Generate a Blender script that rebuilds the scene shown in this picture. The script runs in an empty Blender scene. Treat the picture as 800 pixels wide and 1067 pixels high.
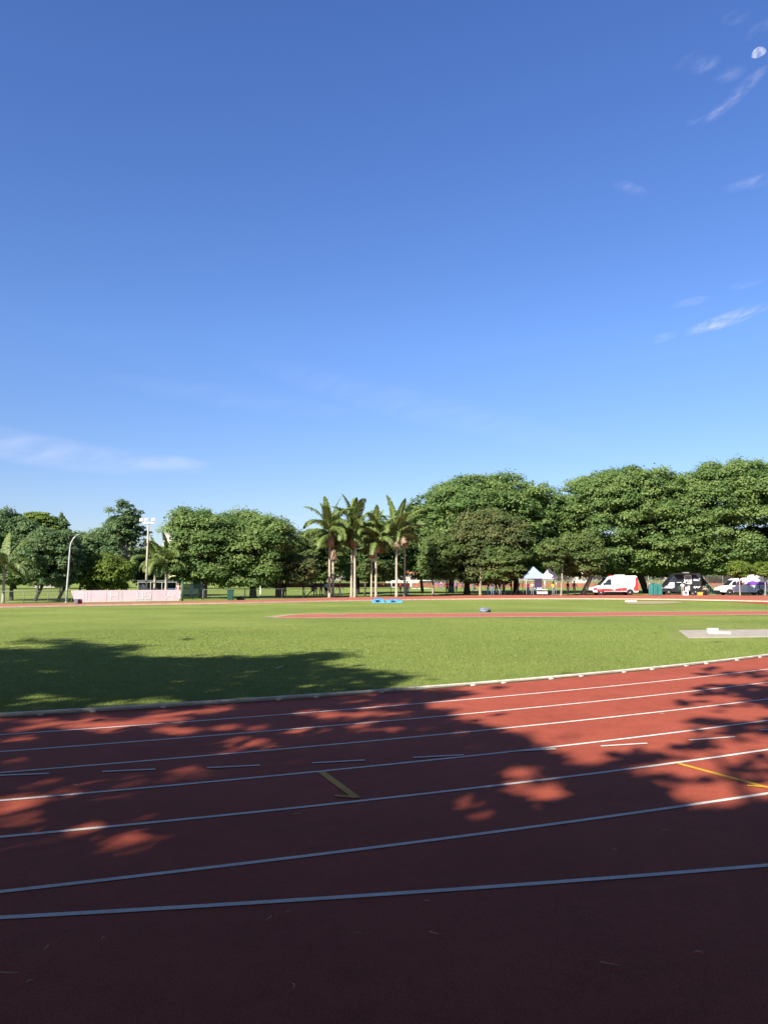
import bpy, bmesh, math, random
import numpy as np
from mathutils import Vector, Matrix
sc = bpy.context.scene
COL = sc.collection
R = math.radians
# ---------------------------------------------------------------- camera
F, HZ, H = 800.0, 604.5, 1.9          # focal length in photo pixels, horizon row, eye height
PITCH = math.atan((HZ - 533.5) / F)
cam = bpy.data.cameras.new('camera'); camo = bpy.data.objects.new('camera', cam); COL.objects.link(camo)
cam.sensor_fit = 'VERTICAL'; cam.sensor_height = 36.0; cam.lens = 36.0 * F / 1067.0
cam.clip_start = 0.1; cam.clip_end = 9000
camo.location = (0, 0, H); camo.rotation_euler = (R(90) + PITCH, 0, 0)
sc.camera = camo
# ---------------------------------------------------------------- light
SUN_AZ, SUN_EL = R(-145), R(33)
SUN = Vector((math.cos(SUN_EL)*math.sin(SUN_AZ), math.cos(SUN_EL)*math.cos(SUN_AZ), math.sin(SUN_EL)))
sl = bpy.data.lights.new('sun', 'SUN'); sl.energy = 5.0; sl.angle = R(0.65); sl.color = (1.0, 0.94, 0.83)
so = bpy.data.objects.new('sun', sl); COL.objects.link(so)
so.rotation_euler = SUN.to_track_quat('Z', 'Y').to_euler()
world = bpy.data.worlds.new('World'); sc.world = world; world.use_nodes = True
wn, wl = world.node_tree.nodes, world.node_tree.links
for n in list(wn): wn.remove(n)
sky = wn.new('ShaderNodeTexSky'); sky.sky_type = 'NISHITA'; sky.sun_disc = False
sky.sun_elevation = SUN_EL; sky.sun_rotation = SUN_AZ; sky.altitude = 700
sky.air_density = 1.0; sky.dust_density = 0.15; sky.ozone_density = 3.0
bg = wn.new('ShaderNodeBackground'); bg.inputs['Strength'].default_value = 0.074
wo = wn.new('ShaderNodeOutputWorld'); wl.new(bg.outputs[0], wo.inputs[0])
sc.view_settings.view_transform = 'Standard'; sc.view_settings.look = 'None'
sc.view_settings.gamma = 1; sc.view_settings.use_curve_mapping = False
sc.view_settings.exposure = 1.2
sc.cycles.max_bounces = 6; sc.cycles.transparent_max_bounces = 12
sc.cycles.diffuse_bounces = 3; sc.cycles.glossy_bounces = 2

def ray(x, y):
    u = (x - 400) / F; v = (533.5 - y) / F
    c, s = math.cos(PITCH), math.sin(PITCH)
    return Vector((u, c - v*s, s + v*c))
def G(x, y, z=0.0):                    # ground point seen at a photo pixel
    d = ray(x, y); t = (z - H) / d.z
    return Vector((d.x*t, d.y*t, z))
def PT(x, y, D):                       # point at depth D seen at a photo pixel
    d = ray(x, y); t = D / d.y
    return Vector((d.x*t, D, H + d.z*t))
def DY(y): return G(400, y).y
def pix(X, Y, Z):                      # numpy: world to photo pixel
    c, s = math.cos(PITCH), math.sin(PITCH)
    z = Z - H
    f = Y*c + z*s; up = -Y*s + z*c
    f = np.where(np.abs(f) < 1e-3, 1e-3, f)
    return 400 + F*X/f, 533.5 - F*up/f, f
# clouds painted by the sky itself, as a function of direction only
tc = wn.new('ShaderNodeTexCoord')
def wmath(op, a, b=None, c=None, clamp=False):
    n = wn.new('ShaderNodeMath'); n.operation = op; n.use_clamp = clamp
    for i, v in enumerate((a, b, c)):
        if v is None: continue
        if isinstance(v, (int, float)): n.inputs[i].default_value = v
        else: wl.new(v, n.inputs[i])
    return n.outputs[0]
sep = wn.new('ShaderNodeSeparateXYZ'); wl.new(tc.outputs['Generated'], sep.inputs[0])
AZ = wmath('ARCTAN2', sep.outputs[0], sep.outputs[1]); EL = wmath('ARCSINE', sep.outputs[2])
def azel(x, y):
    d = ray(x, y).normalized(); return math.atan2(d.x, d.y), math.asin(d.z)
def cloud_mask(x, y, half_len, half_h, tilt, amt):
    a0, e0 = azel(x, y); L, h = half_len/F, half_h/F
    da = wmath('MULTIPLY', wmath('SUBTRACT', AZ, a0), math.cos(e0)); de = wmath('SUBTRACT', EL, e0)
    ct, st = math.cos(tilt), math.sin(tilt)
    p = wmath('DIVIDE', wmath('ADD', wmath('MULTIPLY', da, ct), wmath('MULTIPLY', de, st)), L)
    q = wmath('DIVIDE', wmath('SUBTRACT', wmath('MULTIPLY', de, ct), wmath('MULTIPLY', da, st)), h)
    r = wmath('ADD', wmath('POWER', wmath('ABSOLUTE', p), 2), wmath('POWER', wmath('ABSOLUTE', q), 2))
    return wmath('MULTIPLY', wmath('SUBTRACT', 1.0, r, clamp=True), amt*.6)
masks = [cloud_mask(*m) for m in (
    (757, 333, 42, 7, .22, .85), (690, 352, 15, 4.5, .2, .6), (718, 315, 18, 4.5, .1, .45), (778, 295, 16, 5, .1, .25),
    (765, 100, 32, 6.5, .55, .6), (725, 123, 9, 5, .4, .3), (733, 67, 14, 7, .1, .3), (718, 62, 14, 5, .3, .25), (790, 32, 13, 6, .4, .35),
    (766, 18, 12, 6, 0, .3), (785, 190, 28, 6, .05, .3), (655, 196, 18, 6, -.4, .25), (760, 78, 14, 6, .1, .25),
    (30, 467, 125, 18, -.12, .42), (174, 483, 44, 9, .02, .52), (105, 477, 110, 13, -.07, .3),
    (440, 425, 200, 20, -.25, .13), (250, 415, 150, 14, -.1, .08))]
tot, soft = masks[0], masks[-5]
for m in masks[1:-5]: tot = wmath('MAXIMUM', tot, m)
for m in masks[-4:]: soft = wmath('MAXIMUM', soft, m)
cmb = wn.new('ShaderNodeCombineXYZ'); wl.new(wmath('MULTIPLY', AZ, 1.0), cmb.inputs[0])
wl.new(wmath('MULTIPLY', wmath('SUBTRACT', EL, wmath('MULTIPLY', AZ, .25)), 2.6), cmb.inputs[1])
nz = wn.new('ShaderNodeTexNoise'); nz.inputs['Scale'].default_value = 60; nz.inputs['Detail'].default_value = 6
nz.inputs['Roughness'].default_value = .62; wl.new(cmb.outputs[0], nz.inputs['Vector'])
nzf = wmath('MULTIPLY', wmath('SUBTRACT', nz.outputs[0], .33), 2.9, clamp=True)
nz2 = wn.new('ShaderNodeTexNoise'); nz2.inputs['Scale'].default_value = 22; nz2.inputs['Detail'].default_value = 5; nz2.inputs['Roughness'].default_value = .5; wl.new(cmb.outputs[0], nz2.inputs['Vector'])
nzs = wmath('MULTIPLY', wmath('SUBTRACT', nz2.outputs[0], .22), 1.7, clamp=True)
nzw = wmath('MULTIPLY', wmath('SUBTRACT', nz2.outputs[0], .34), 3.2, clamp=True)
cfac = wmath('MAXIMUM', wmath('MULTIPLY', wmath('MULTIPLY', tot, nzf), nzw), wmath('MULTIPLY', soft, nzs), clamp=True)
cmix = wn.new('ShaderNodeMixRGB'); wl.new(cfac, cmix.inputs[0])
hs = wn.new('ShaderNodeHueSaturation'); sr = wn.new('ShaderNodeMapRange'); wl.new(EL, sr.inputs[0]); sr.inputs[1].default_value = .70; sr.inputs[2].default_value = 1.0; sr.inputs[3].default_value = 1.12; sr.inputs[4].default_value = .45  # saturation falls above the frame to make ambient light less blue
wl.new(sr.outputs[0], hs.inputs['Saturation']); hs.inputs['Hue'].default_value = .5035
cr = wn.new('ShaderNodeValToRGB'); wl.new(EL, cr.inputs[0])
for i_, (p_, c_) in enumerate(((0.0, (.60, .57, .66)), (.10, (.80, .76, .83)), (.30, (1.02, 1.01, 1.14)), (.68, (1.03, 1.02, 1.24)), (1.0, (.40, .40, .38)))):  # top stop dims the overhead sky, out of view, to darken the shade
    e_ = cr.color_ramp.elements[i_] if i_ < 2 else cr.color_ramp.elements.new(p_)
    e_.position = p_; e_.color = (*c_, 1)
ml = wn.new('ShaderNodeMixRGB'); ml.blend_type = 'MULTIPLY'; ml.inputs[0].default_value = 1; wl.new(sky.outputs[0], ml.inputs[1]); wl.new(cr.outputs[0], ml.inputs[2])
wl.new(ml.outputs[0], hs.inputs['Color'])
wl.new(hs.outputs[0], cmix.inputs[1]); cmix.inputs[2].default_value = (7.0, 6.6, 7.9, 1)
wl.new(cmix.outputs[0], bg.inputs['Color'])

# ---------------------------------------------------------------- helpers
def tag(o, label=None, cat=None, group=None, kind=None):
    for k, v in (('label', label), ('category', cat), ('group', group), ('kind', kind)):
        if v: o[k] = v
    return o
def empty(name, loc, rz=0, label=None, cat=None, group=None):
    o = bpy.data.objects.new(name, None); COL.objects.link(o); o.empty_display_size = .2
    o.location = loc; o.rotation_euler = (0, 0, rz)
    return tag(o, label, cat, group)
def link(name, me, mats, parent=None):
    o = bpy.data.objects.new(name, me); COL.objects.link(o)
    for m in (mats if isinstance(mats, (list, tuple)) else [mats]):
        if m and not me.materials.get(m.name): me.materials.append(m)
    if parent: o.parent = parent
    return o
class MB:
    def __init__(s): s.v = []; s.f = []; s.m = []; s.sm = []
    def add(s, vs, fs, mi=0, smooth=False):
        b = len(s.v); s.v += [tuple(v) for v in vs]
        for f in fs: s.f.append([b+i for i in f]); s.m.append(mi); s.sm.append(smooth)
        return s
    def box(s, c, size, mi=0, rz=0, rot=None, bev=0.0):
        hx, hy, hz = size[0]/2, size[1]/2, size[2]/2
        M = rot if rot is not None else Matrix.Rotation(rz, 3, 'Z')
        b = min(bev, hx*.9, hy*.9, hz*.9)
        if b <= 0:
            vs = [Vector((x, y, z)) for z in (-hz, hz) for (x, y) in ((-hx, -hy), (hx, -hy), (hx, hy), (-hx, hy))]
            fs = [(3, 2, 1, 0), (4, 5, 6, 7), (0, 1, 5, 4), (1, 2, 6, 5), (2, 3, 7, 6), (3, 0, 4, 7)]
        else:
            vs = []; fs = []
            for (z, i) in ((-hz, b), (-hz+b, 0), (hz-b, 0), (hz, b)):
                x, y = hx-i, hy-i
                vs += [Vector(p) for p in ((-x+b, -y, z), (x-b, -y, z), (x, -y+b, z), (x, y-b, z), (x-b, y, z), (-x+b, y, z), (-x, y-b, z), (-x, -y+b, z))]
            for k in range(3):
                for j in range(8): fs.append((k*8+j, k*8+(j+1) % 8, (k+1)*8+(j+1) % 8, (k+1)*8+j))
            fs += [tuple(range(7, -1, -1)), tuple(range(24, 32))]
        c = Vector(c); return s.add([M @ v + c for v in vs], fs, mi)
    def tube(s, path, rad, seg=8, mi=0, caps=True, smooth=True):
        path = [Vector(p) for p in path]; n = len(path)
        if not hasattr(rad, '__len__'): rad = [rad]*n
        vs = []; fs = []; pu = None
        for i, p in enumerate(path):
            t = (path[min(i+1, n-1)] - path[max(i-1, 0)]).normalized()
            if pu is None: pu = t.orthogonal().normalized()
            pu = (pu - t*pu.dot(t)); pu = pu.normalized() if pu.length > 1e-6 else t.orthogonal().normalized()
            w = t.cross(pu)
            for k in range(seg):
                a = 2*math.pi*k/seg; vs.append(p + (pu*math.cos(a) + w*math.sin(a))*rad[i])
        for i in range(n-1):
            for k in range(seg): fs.append((i*seg+k, i*seg+(k+1) % seg, (i+1)*seg+(k+1) % seg, (i+1)*seg+k))
        if caps: fs += [tuple(range(seg-1, -1, -1)), tuple(range((n-1)*seg, n*seg))]
        return s.add(vs, fs, mi, smooth)
    def lathe(s, prof, seg=16, axis='Z', c=(0, 0, 0), mi=0, smooth=True):
        vs = []; fs = []; n = len(prof); c = Vector(c)
        for (r, h) in prof:
            for k in range(seg):
                a = 2*math.pi*k/seg; p = (r*math.cos(a), r*math.sin(a), h)
                if axis == 'Y': p = (p[0], p[2], p[1])
                vs.append(Vector(p) + c)
        for i in range(n-1):
            for k in range(seg): fs.append((i*seg+k, i*seg+(k+1) % seg, (i+1)*seg+(k+1) % seg, (i+1)*seg+k))
        fs += [tuple(range(seg-1, -1, -1)), tuple(range((n-1)*seg, n*seg))]
        return s.add(vs, fs, mi, smooth)
    def prism(s, near, far, mi=0):      # two matching outlines joined
        n = len(near); vs = list(near) + list(far)
        fs = [tuple(range(n)), tuple(range(2*n-1, n-1, -1))] + [(i, n+i, n+(i+1) % n, (i+1) % n) for i in range(n)]
        return s.add(vs, fs, mi)
    def build(s, name, mats, parent=None, bevel=0):
        me = bpy.data.meshes.new(name); me.from_pydata(s.v, [], s.f)
        me.polygons.foreach_set('material_index', s.m); me.polygons.foreach_set('use_smooth', s.sm)
        bm = bmesh.new(); bm.from_mesh(me); bmesh.ops.recalc_face_normals(bm, faces=bm.faces)
        if bevel:
            es = [e for e in bm.edges if len(e.link_faces) == 2 and e.calc_face_angle(0) > .6]
            bmesh.ops.bevel(bm, geom=es, offset=bevel, segments=2, affect='EDGES', profile=.6, clamp_overlap=True)
        bm.to_mesh(me); bm.free(); me.update()
        return link(name, me, mats, parent)
def copy_tree(o, parent=None):
    c = o.copy(); COL.objects.link(c)
    if parent: c.parent = parent
    for ch in list(o.children): copy_tree(ch, c)
    return c

# ---------------------------------------------------------------- materials
def nodes_of(m):
    m.use_nodes = True; nt = m.node_tree; return nt, nt.nodes, nt.links
def mat(name, col, rough=.6, var=.12, scale=6.0, metal=0.0, bump=0.0, spec=.4, col2=None):
    m = bpy.data.materials.new(name); nt, N, L = nodes_of(m); p = N['Principled BSDF']
    g = N.new('ShaderNodeNewGeometry'); t = N.new('ShaderNodeTexNoise'); t.inputs['Scale'].default_value = scale; t.inputs['Detail'].default_value = 5
    L.new(g.outputs['Position'], t.inputs['Vector'])
    r = N.new('ShaderNodeValToRGB'); L.new(t.outputs[0], r.inputs[0])
    c2 = col2 if col2 else tuple(min(1, c*(1+var)) for c in col)
    r.color_ramp.elements[0].position = .3; r.color_ramp.elements[1].position = .7
    r.color_ramp.elements[0].color = (*[c*(1-var) for c in col], 1); r.color_ramp.elements[1].color = (*c2, 1)
    L.new(r.outputs[0], p.inputs['Base Color']); p.inputs['Roughness'].default_value = rough
    p.inputs['Metallic'].default_value = metal; p.inputs['Specular IOR Level'].default_value = spec
    if bump:
        b = N.new('ShaderNodeBump'); b.inputs['Strength'].default_value = bump; b.inputs['Distance'].default_value = .02
        L.new(t.outputs[0], b.inputs['Height']); L.new(b.outputs[0], p.inputs['Normal'])
    return m
def glass_mat(name, col=(.02, .025, .03)):
    return mat(name, col, .08, .2, 2, spec=.6)
def leaf_mat(name, cols, trans=.5, rough=.6):
    m = bpy.data.materials.new(name); nt, N, L = nodes_of(m)
    for n in list(N): N.remove(n)
    a = N.new('ShaderNodeAttribute'); a.attribute_name = 'tint'
    r = N.new('ShaderNodeValToRGB'); L.new(a.outputs['Fac'], r.inputs[0])
    e = r.color_ramp.elements
    for i, c in enumerate(cols):
        x = e[i] if i < 2 else e.new(.5)
        x.position = i/(len(cols)-1); x.color = (*c, 1)
    for i, c in enumerate(cols): e[i].color = (*c, 1); e[i].position = i/(len(cols)-1)
    d = N.new('ShaderNodeBsdfPrincipled'); d.inputs['Roughness'].default_value = rough; d.inputs['Specular IOR Level'].default_value = .3
    t = N.new('ShaderNodeBsdfTranslucent'); mx = N.new('ShaderNodeMixShader'); mx.inputs[0].default_value = trans
    L.new(r.outputs[0], d.inputs['Base Color']); L.new(r.outputs[0], t.inputs['Color'])
    L.new(d.outputs[0], mx.inputs[1]); L.new(t.outputs[0], mx.inputs[2])
    o = N.new('ShaderNodeOutputMaterial'); L.new(mx.outputs[0], o.inputs[0])
    return m
def noise_chain(m):
    """returns helper to add noises in world position"""
    nt, N, L = nodes_of(m); g = N.new('ShaderNodeNewGeometry')
    def nz(scale, detail=4, rough=.55, stretch=None):
        t = N.new('ShaderNodeTexNoise'); t.inputs['Scale'].default_value = scale; t.inputs['Detail'].default_value = detail
        t.inputs['Roughness'].default_value = rough
        if stretch:
            mp = N.new('ShaderNodeMapping'); mp.inputs['Scale'].default_value = stretch
            L.new(g.outputs['Position'], mp.inputs[0]); L.new(mp.outputs[0], t.inputs['Vector'])
        else: L.new(g.outputs['Position'], t.inputs['Vector'])
        return t.outputs[0]
    def ramp(src, a, b, p0=.35, p1=.65):
        r = N.new('ShaderNodeValToRGB'); L.new(src, r.inputs[0])
        r.color_ramp.elements[0].position = p0; r.color_ramp.elements[1].position = p1
        r.color_ramp.elements[0].color = (*a, 1); r.color_ramp.elements[1].color = (*b, 1); return r.outputs[0]
    def mix(kind, f, a, b):
        x = N.new('ShaderNodeMixRGB'); x.blend_type = kind
        for i, v in ((0, f), (1, a), (2, b)):
            if isinstance(v, (int, float)): x.inputs[i].default_value = v
            elif isinstance(v, tuple): x.inputs[i].default_value = (*v, 1)
            else: L.new(v, x.inputs[i])
        return x.outputs[0]
    def finish(col, rough=.8, bump=None, bs=.4, bd=.01, spec=.3):
        p = N['Principled BSDF']; L.new(col, p.inputs['Base Color'])
        p.inputs['Roughness'].default_value = rough; p.inputs['Specular IOR Level'].default_value = spec
        if bump is not None:
            b = N.new('ShaderNodeBump'); b.inputs['Strength'].default_value = bs; b.inputs['Distance'].default_value = bd
            L.new(bump, b.inputs['Height']); L.new(b.outputs[0], p.inputs['Normal'])
    return nz, ramp, mix, finish
def make_grass():
    m = bpy.data.materials.new('turf'); nz, ramp, mix, fin = noise_chain(m)
    base = ramp(nz(.16, 5, .6), (.170, .228, .052), (.262, .312, .080), .35, .68)
    clump = ramp(nz(3.0, 7, .78), (.50, .58, .48), (1.36, 1.28, 1.25), .3, .72)
    c = mix('MULTIPLY', .8, base, clump)
    c = mix('MULTIPLY', .75, c, ramp(nz(40, 5, .75), (.5, .55, .5), (1.4, 1.35, 1.3), .3, .7))
    c = mix('MULTIPLY', .7, c, ramp(nz(.07, 3, .5, (.6, 1.6, 1)), (.82, .86, .80), (1.12, 1.08, 1.1), .35, .65))
    dry = ramp(nz(.35, 6, .7, (1, .5, 1)), (0, 0, 0), (.85, .85, .85), .55, .80)
    c = mix('MIX', dry, c, (.26, .23, .085))
    fin(c, .9, nz(60, 3, .7), .9, .03, .12); return m
def make_rubber(name, c0, c1):
    m = bpy.data.materials.new(name); nz, ramp, mix, fin = noise_chain(m)
    base = ramp(nz(.7, 6, .65), c0, c1, .3, .7)
    c = mix('MULTIPLY', .85, base, ramp(nz(150, 3, .75), (.45, .45, .45), (1.5, 1.5, 1.5), .33, .68))
    c = mix('MULTIPLY', .5, c, ramp(nz(5, 6, .7), (.75, .75, .78), (1.12, 1.1, 1.1), .35, .65))
    stain = ramp(nz(1.1, 8, .8, (.6, 1, 1)), (0, 0, 0), (.75, .75, .75), .55, .78)
    c = mix('MIX', stain, c, tuple(x*.62 for x in c0))
    fin(c, .85, nz(230, 2, .6), .7, .004, .25); return m
def make_line(name, c, worn):
    m = bpy.data.materials.new(name); nz, ramp, mix, fin = noise_chain(m)
    f = ramp(nz(70, 6, .8), (0, 0, 0), (.9, .9, .9), .55, .66)
    g = ramp(nz(2.5, 5, .7), (.78, .78, .8), (1, 1, 1), .3, .6)
    col = mix('MULTIPLY', 1.0, c, g); col = mix('MIX', f, col, worn)
    fin(col, .7, nz(230, 2, .6), .4, .003); return m
TURF = make_grass()
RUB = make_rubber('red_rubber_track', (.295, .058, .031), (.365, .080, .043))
RUBFAR = make_rubber('pale_red_rubber', (.37, .10, .065), (.44, .13, .085))  # paler red than the near track rubber
WHITEL = make_line('white_line_paint', (.76, .74, .69), (.40, .17, .13))
YELL = make_line('yellow_line_paint', (.62, .36, .02), (.36, .12, .05))
CONC = mat('pale_concrete', (.33, .29, .24), .9, .2, 3, bump=.3)
SAND = mat('sandy_dirt', (.33, .25, .15), .95, .2, 2.5, bump=.3)
WHITEP = mat('white_paint', (.78, .77, .74), .45, .06, 4)
WHITEW = mat('weathered_white_paint', (.58, .55, .48), .55, .28, 5)
GALV = mat('galvanised_steel', (.42, .43, .43), .45, .15, 8, metal=.5)
DGREEN = mat('dark_green_paint', (.015, .06, .045), .5, .2, 5)
TEAL = mat('teal_paint', (.025, .16, .14), .5, .2, 5)
BLACKP = mat('black_plastic', (.012, .012, .014), .5, .2, 6)
TYRE = mat('tyre_rubber', (.018, .018, .018), .85, .2, 9)
RIM = mat('alloy_rim', (.55, .55, .56), .35, .1, 9, metal=.6)
GLASS = glass_mat('dark_window_glass')
BARK = mat('grey_brown_bark', (.085, .066, .05), .95, .35, 7, bump=.8)
BARKD = mat('dark_bark', (.05, .04, .033), .95, .35, 7, bump=.8)
BARKL = mat('pale_bark', (.26, .22, .165), .95, .3, 6, bump=.6)
PALMT = mat('pale_palm_trunk', (.33, .295, .225), .9, .2, 5, bump=.4)
BOOT = mat('dry_palm_sheath', (.25, .185, .125), .9, .35, 6, bump=.6)
RED = mat('red_paint', (.55, .035, .03), .4, .1, 4)

# ---------------------------------------------------------------- ground, track, lines
def sheet(name, rows, z, m, kind='structure', flip=False):
    """rows: list of (left,right) 2-D points -> strip"""
    me = bpy.data.meshes.new(name); v = []; f = []
    for a, b in rows: v += [(a[0], a[1], z), (b[0], b[1], z)]
    for i in range(len(rows)-1): f.append((2*i, 2*i+1, 2*i+3, 2*i+2))
    me.from_pydata(v, [], f); bm = bmesh.new(); bm.from_mesh(me)
    for fc in bm.faces:
        fc.normal_update()
        if fc.normal.z < 0: fc.normal_flip()
    bm.to_mesh(me); bm.free()
    o = link(name, me, m); o['kind'] = kind; return o
me = bpy.data.meshes.new('ground'); S_ = 3000
me.from_pydata([(-S_, -S_, 0), (S_, -S_, 0), (S_, S_, 0), (-S_, S_, 0)], [], [(0, 1, 2, 3)])
link('ground', me, TURF)['kind'] = 'structure'
XS = [0, 200, 400, 600, 800]
LN = dict(K=[748, 736, 721, 706, 684], a=[766.2, 752.5, 736.2, 719, 697.5], b=[784.2, 768.5, 751.7, 733.7, 711.2],
          c=[805.8, 789.5, 771.2, 751.7, 728.7], d=[835, 817, 798.2, 775.7, 751.2], e=[873.2, 853.4, 833, 808.7, 781.7],
          f=[931.2, 906.2, 883, 856.3, 827.5], g=[957.5, 945.8, 933, 918.7, 902.5])
def circ(ys):
    P = np.array([G(x, y)[:2] for x, y in zip(XS, ys)])
    A = np.c_[P*2, np.ones(len(P))]; b = (P**2).sum(1); s = np.linalg.lstsq(A, b, rcond=None)[0]
    return s[0], s[1], math.sqrt(s[2]+s[0]**2+s[1]**2)
def arc_pt(c, a, off=0): return (c[0]+(c[2]+off)*math.cos(a), c[1]+(c[2]+off)*math.sin(a))
CIR = {k: circ(v) for k, v in LN.items()}
def arc_ang(c, x, y):
    g = G(x, y); return math.atan2(g.y-c[1], g.x-c[0])
KC = CIR['K']
A0 = arc_ang(KC, 0, LN['K'][0]); A1 = arc_ang(KC, 800, LN['K'][4])
def near_edge(off):                        # kerb curve, straightened beyond the left frame edge and round the bend on the right
    pts = []
    aL = A0 - .22; p0 = arc_pt(KC, aL, off); t = (math.sin(aL), -math.cos(aL))
    for k in range(12, 0, -1): pts.append((p0[0]+t[0]*k*8, p0[1]+t[1]*k*8))
    n = 90
    for i in range(n+1): pts.append(arc_pt(KC, aL + (.12-aL)*i/n, off))
    return pts
n0, n1 = near_edge(0.0), near_edge(15.5)
sheet('running_track', list(zip(n0, n1)), .004, RUB)
for k in 'abcdefg':
    c = CIR[k]; a0 = arc_ang(c, 0, LN[k][0]) - .20; a1 = arc_ang(c, 800, LN[k][4]) + .45
    w = .025
    rows = [(arc_pt(c, a0+(a1-a0)*i/120, -w), arc_pt(c, a0+(a1-a0)*i/120, w)) for i in range(121)]
    sheet('lane_line', rows, .008, WHITEL)
def stripe(p, q, w, m, name, z=.008):
    a, b = G(*p), G(*q); d = (b-a).normalized(); n = Vector((-d.y, d.x, 0))*w/2
    return sheet(name, [((a+n)[:2], (a-n)[:2]), ((b+n)[:2], (b-n)[:2])], z, m)
for p, q in (((-58, 811.5), (-5, 808.5)), ((0, 809), (51, 807)), ((107, 805), (162, 802.5)), ((216, 801), (271, 798.3)), ((325, 796), (380, 793)),
             ((430, 790.3), (483, 787.5)), ((530, 784), (579, 781.2)), ((626, 778.3), (674, 775.3)), ((718, 772), (765, 768.5)), ((790, 761.8), (830, 759))):
    if p[0] < -1: continue
    stripe(p, q, .045, WHITEL, 'lane_dash', .0115)
stripe((335, 805.2), (371.5, 832), .075, YELL, 'yellow_arrow_mark'); stripe((348.5, 830), (371.5, 832), .05, YELL, 'yellow_arrow_mark', .0115)
stripe((705, 795.8), (802, 822), .06, YELL, 'yellow_arrow_mark'); stripe((778, 819.5), (803, 821.5), .05, YELL, 'yellow_arrow_mark', .0115)

def smooth_poly(P, n=12):
    P = [np.array(p, float) for p in P]; out = []
    for i in range(len(P)-1):
        p0, p1, p2, p3 = P[max(i-1, 0)], P[i], P[i+1], P[min(i+2, len(P)-1)]
        for k in range(n):
            t = k/n
            out.append(.5*((2*p1)+(-p0+p2)*t+(2*p0-5*p1+4*p2-p3)*t*t+(-p0+3*p1-3*p2+p3)*t**3))
    out.append(P[-1]); return out
def gx(x, y): g = G(x, y); return (g.x, g.y)
inner = smooth_poly([gx(-500, 645), gx(-200, 637.5), gx(0, 633.3), gx(120, 631), gx(240, 629), gx(360, 626.6), gx(480, 624.8), gx(600, 624.5), gx(700, 625.2), gx(800, 627.3), gx(900, 631)])
outer = smooth_poly([gx(-500, 637), gx(-200, 632), gx(0, 629.6), gx(120, 628.2), gx(240, 625.9), gx(360, 622.6), gx(480, 620.6), gx(600, 619.7), gx(700, 619.8), gx(800, 620.6), gx(900, 623)])
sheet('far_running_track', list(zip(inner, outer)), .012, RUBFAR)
def offs(P, d):
    out = []
    for i, p in enumerate(P):
        t = np.array(P[min(i+1, len(P)-1)])-np.array(P[max(i-1, 0)]); t = t/np.linalg.norm(t)
        out.append(np.array(p)+np.array((-t[1], t[0]))*d)
    return out
sheet('sandy_verge', list(zip(offs(inner, -1.1), offs(inner, 1.0))), .016, SAND)
mb = MB()
ki, ko = offs(inner, -.12), offs(inner, .12)
vs = []; fs = []
for i in range(len(ki)):
    for (p, z) in ((ki[i], 0), (ki[i], .10), (ko[i], .10), (ko[i], 0)): vs.append((p[0], p[1], z))
for i in range(len(ki)-1):
    for k in range(3): fs.append((4*i+k, 4*i+k+1, 4*i+5+k, 4*i+4+k))
mb.add(vs, fs)
tag(mb.build('far_kerb', mat('cream_kerb', (.46, .36, .25), .8, .15, 2)), 'long low cream kerb edging the far side of the running track', 'kerb')
for (dd, zz) in ((3.2, .02), (6.2, .02)):
    sheet('far_lane_line', list(zip(offs(inner, dd-.04), offs(inner, dd+.04))), zz, WHITEL)
# red jumping runway across the infield
rt = smooth_poly([gx(284, 643.6), gx(310, 640.6), gx(360, 639.6), gx(480, 639.2), gx(600, 638.5), gx(700, 637.6), gx(820, 636.7), gx(1000, 635.5)])
rb = smooth_poly([gx(286, 643.9), gx(315, 643.8), gx(360, 643.4), gx(480, 643.0), gx(600, 642.2), gx(700, 641.2), gx(820, 640.2), gx(1000, 639)])
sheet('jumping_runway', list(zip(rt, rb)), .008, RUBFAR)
sheet('runway_edge', list(zip(offs(rt, .55), offs(rt, -.12))), .012, SAND)
sheet('runway_edge', list(zip(offs(rb, .12), offs(rb, -.55))), .012, SAND)
stripe((345, 640.8), (362, 640.3), .5, SAND, 'runway_edge', .016)
# sand patch beyond the runway
sp = [gx(648, 627.6), gx(668, 626.6), gx(700, 626.9), gx(716, 627.8), gx(690, 629.4), gx(655, 629.6)]
me = bpy.data.meshes.new('sand_patch'); me.from_pydata([(p[0], p[1], .024) for p in sp][::-1], [], [range(6)])
link('sand_patch', me, SAND)['kind'] = 'structure'

# inner white kerb rail with feet
root = empty('track_kerb', (0, 0, 0), 0, 'white metal kerb rail on small feet along the inside of the near lanes', 'kerb')
mb = MB(); prof = [(-.024, .03), (.024, .03), (.028, .052), (.016, .066), (-.016, .066), (-.028, .052)]
vs = []; fs = []; n = 150; b0, b1 = A0-.18, A1+.35
for i in range(n+1):
    a = b0+(b1-b0)*i/n
    for (o_, z) in prof:
        p = arc_pt(KC, a, o_); vs.append((p[0], p[1], z))
for i in range(n):
    for k in range(6): fs.append((i*6+k, i*6+(k+1) % 6, i*6+6+(k+1) % 6, i*6+6+k))
mb.add(vs, fs); mb.build('rail', WHITEW, root)
mb = MB()
for i in range(0, n+1, 1):
    a = b0+(b1-b0)*i/n
sk = [arc_pt(KC, b0+(b1-b0)*i/n, .0) for i in range(n+1)]
sheet('kerb_base', list(zip([arc_pt(KC, b0+(b1-b0)*i/n, -.07) for i in range(n+1)], [arc_pt(KC, b0+(b1-b0)*i/n, .02) for i in range(n+1)])), .009, CONC)
foot = None
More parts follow.
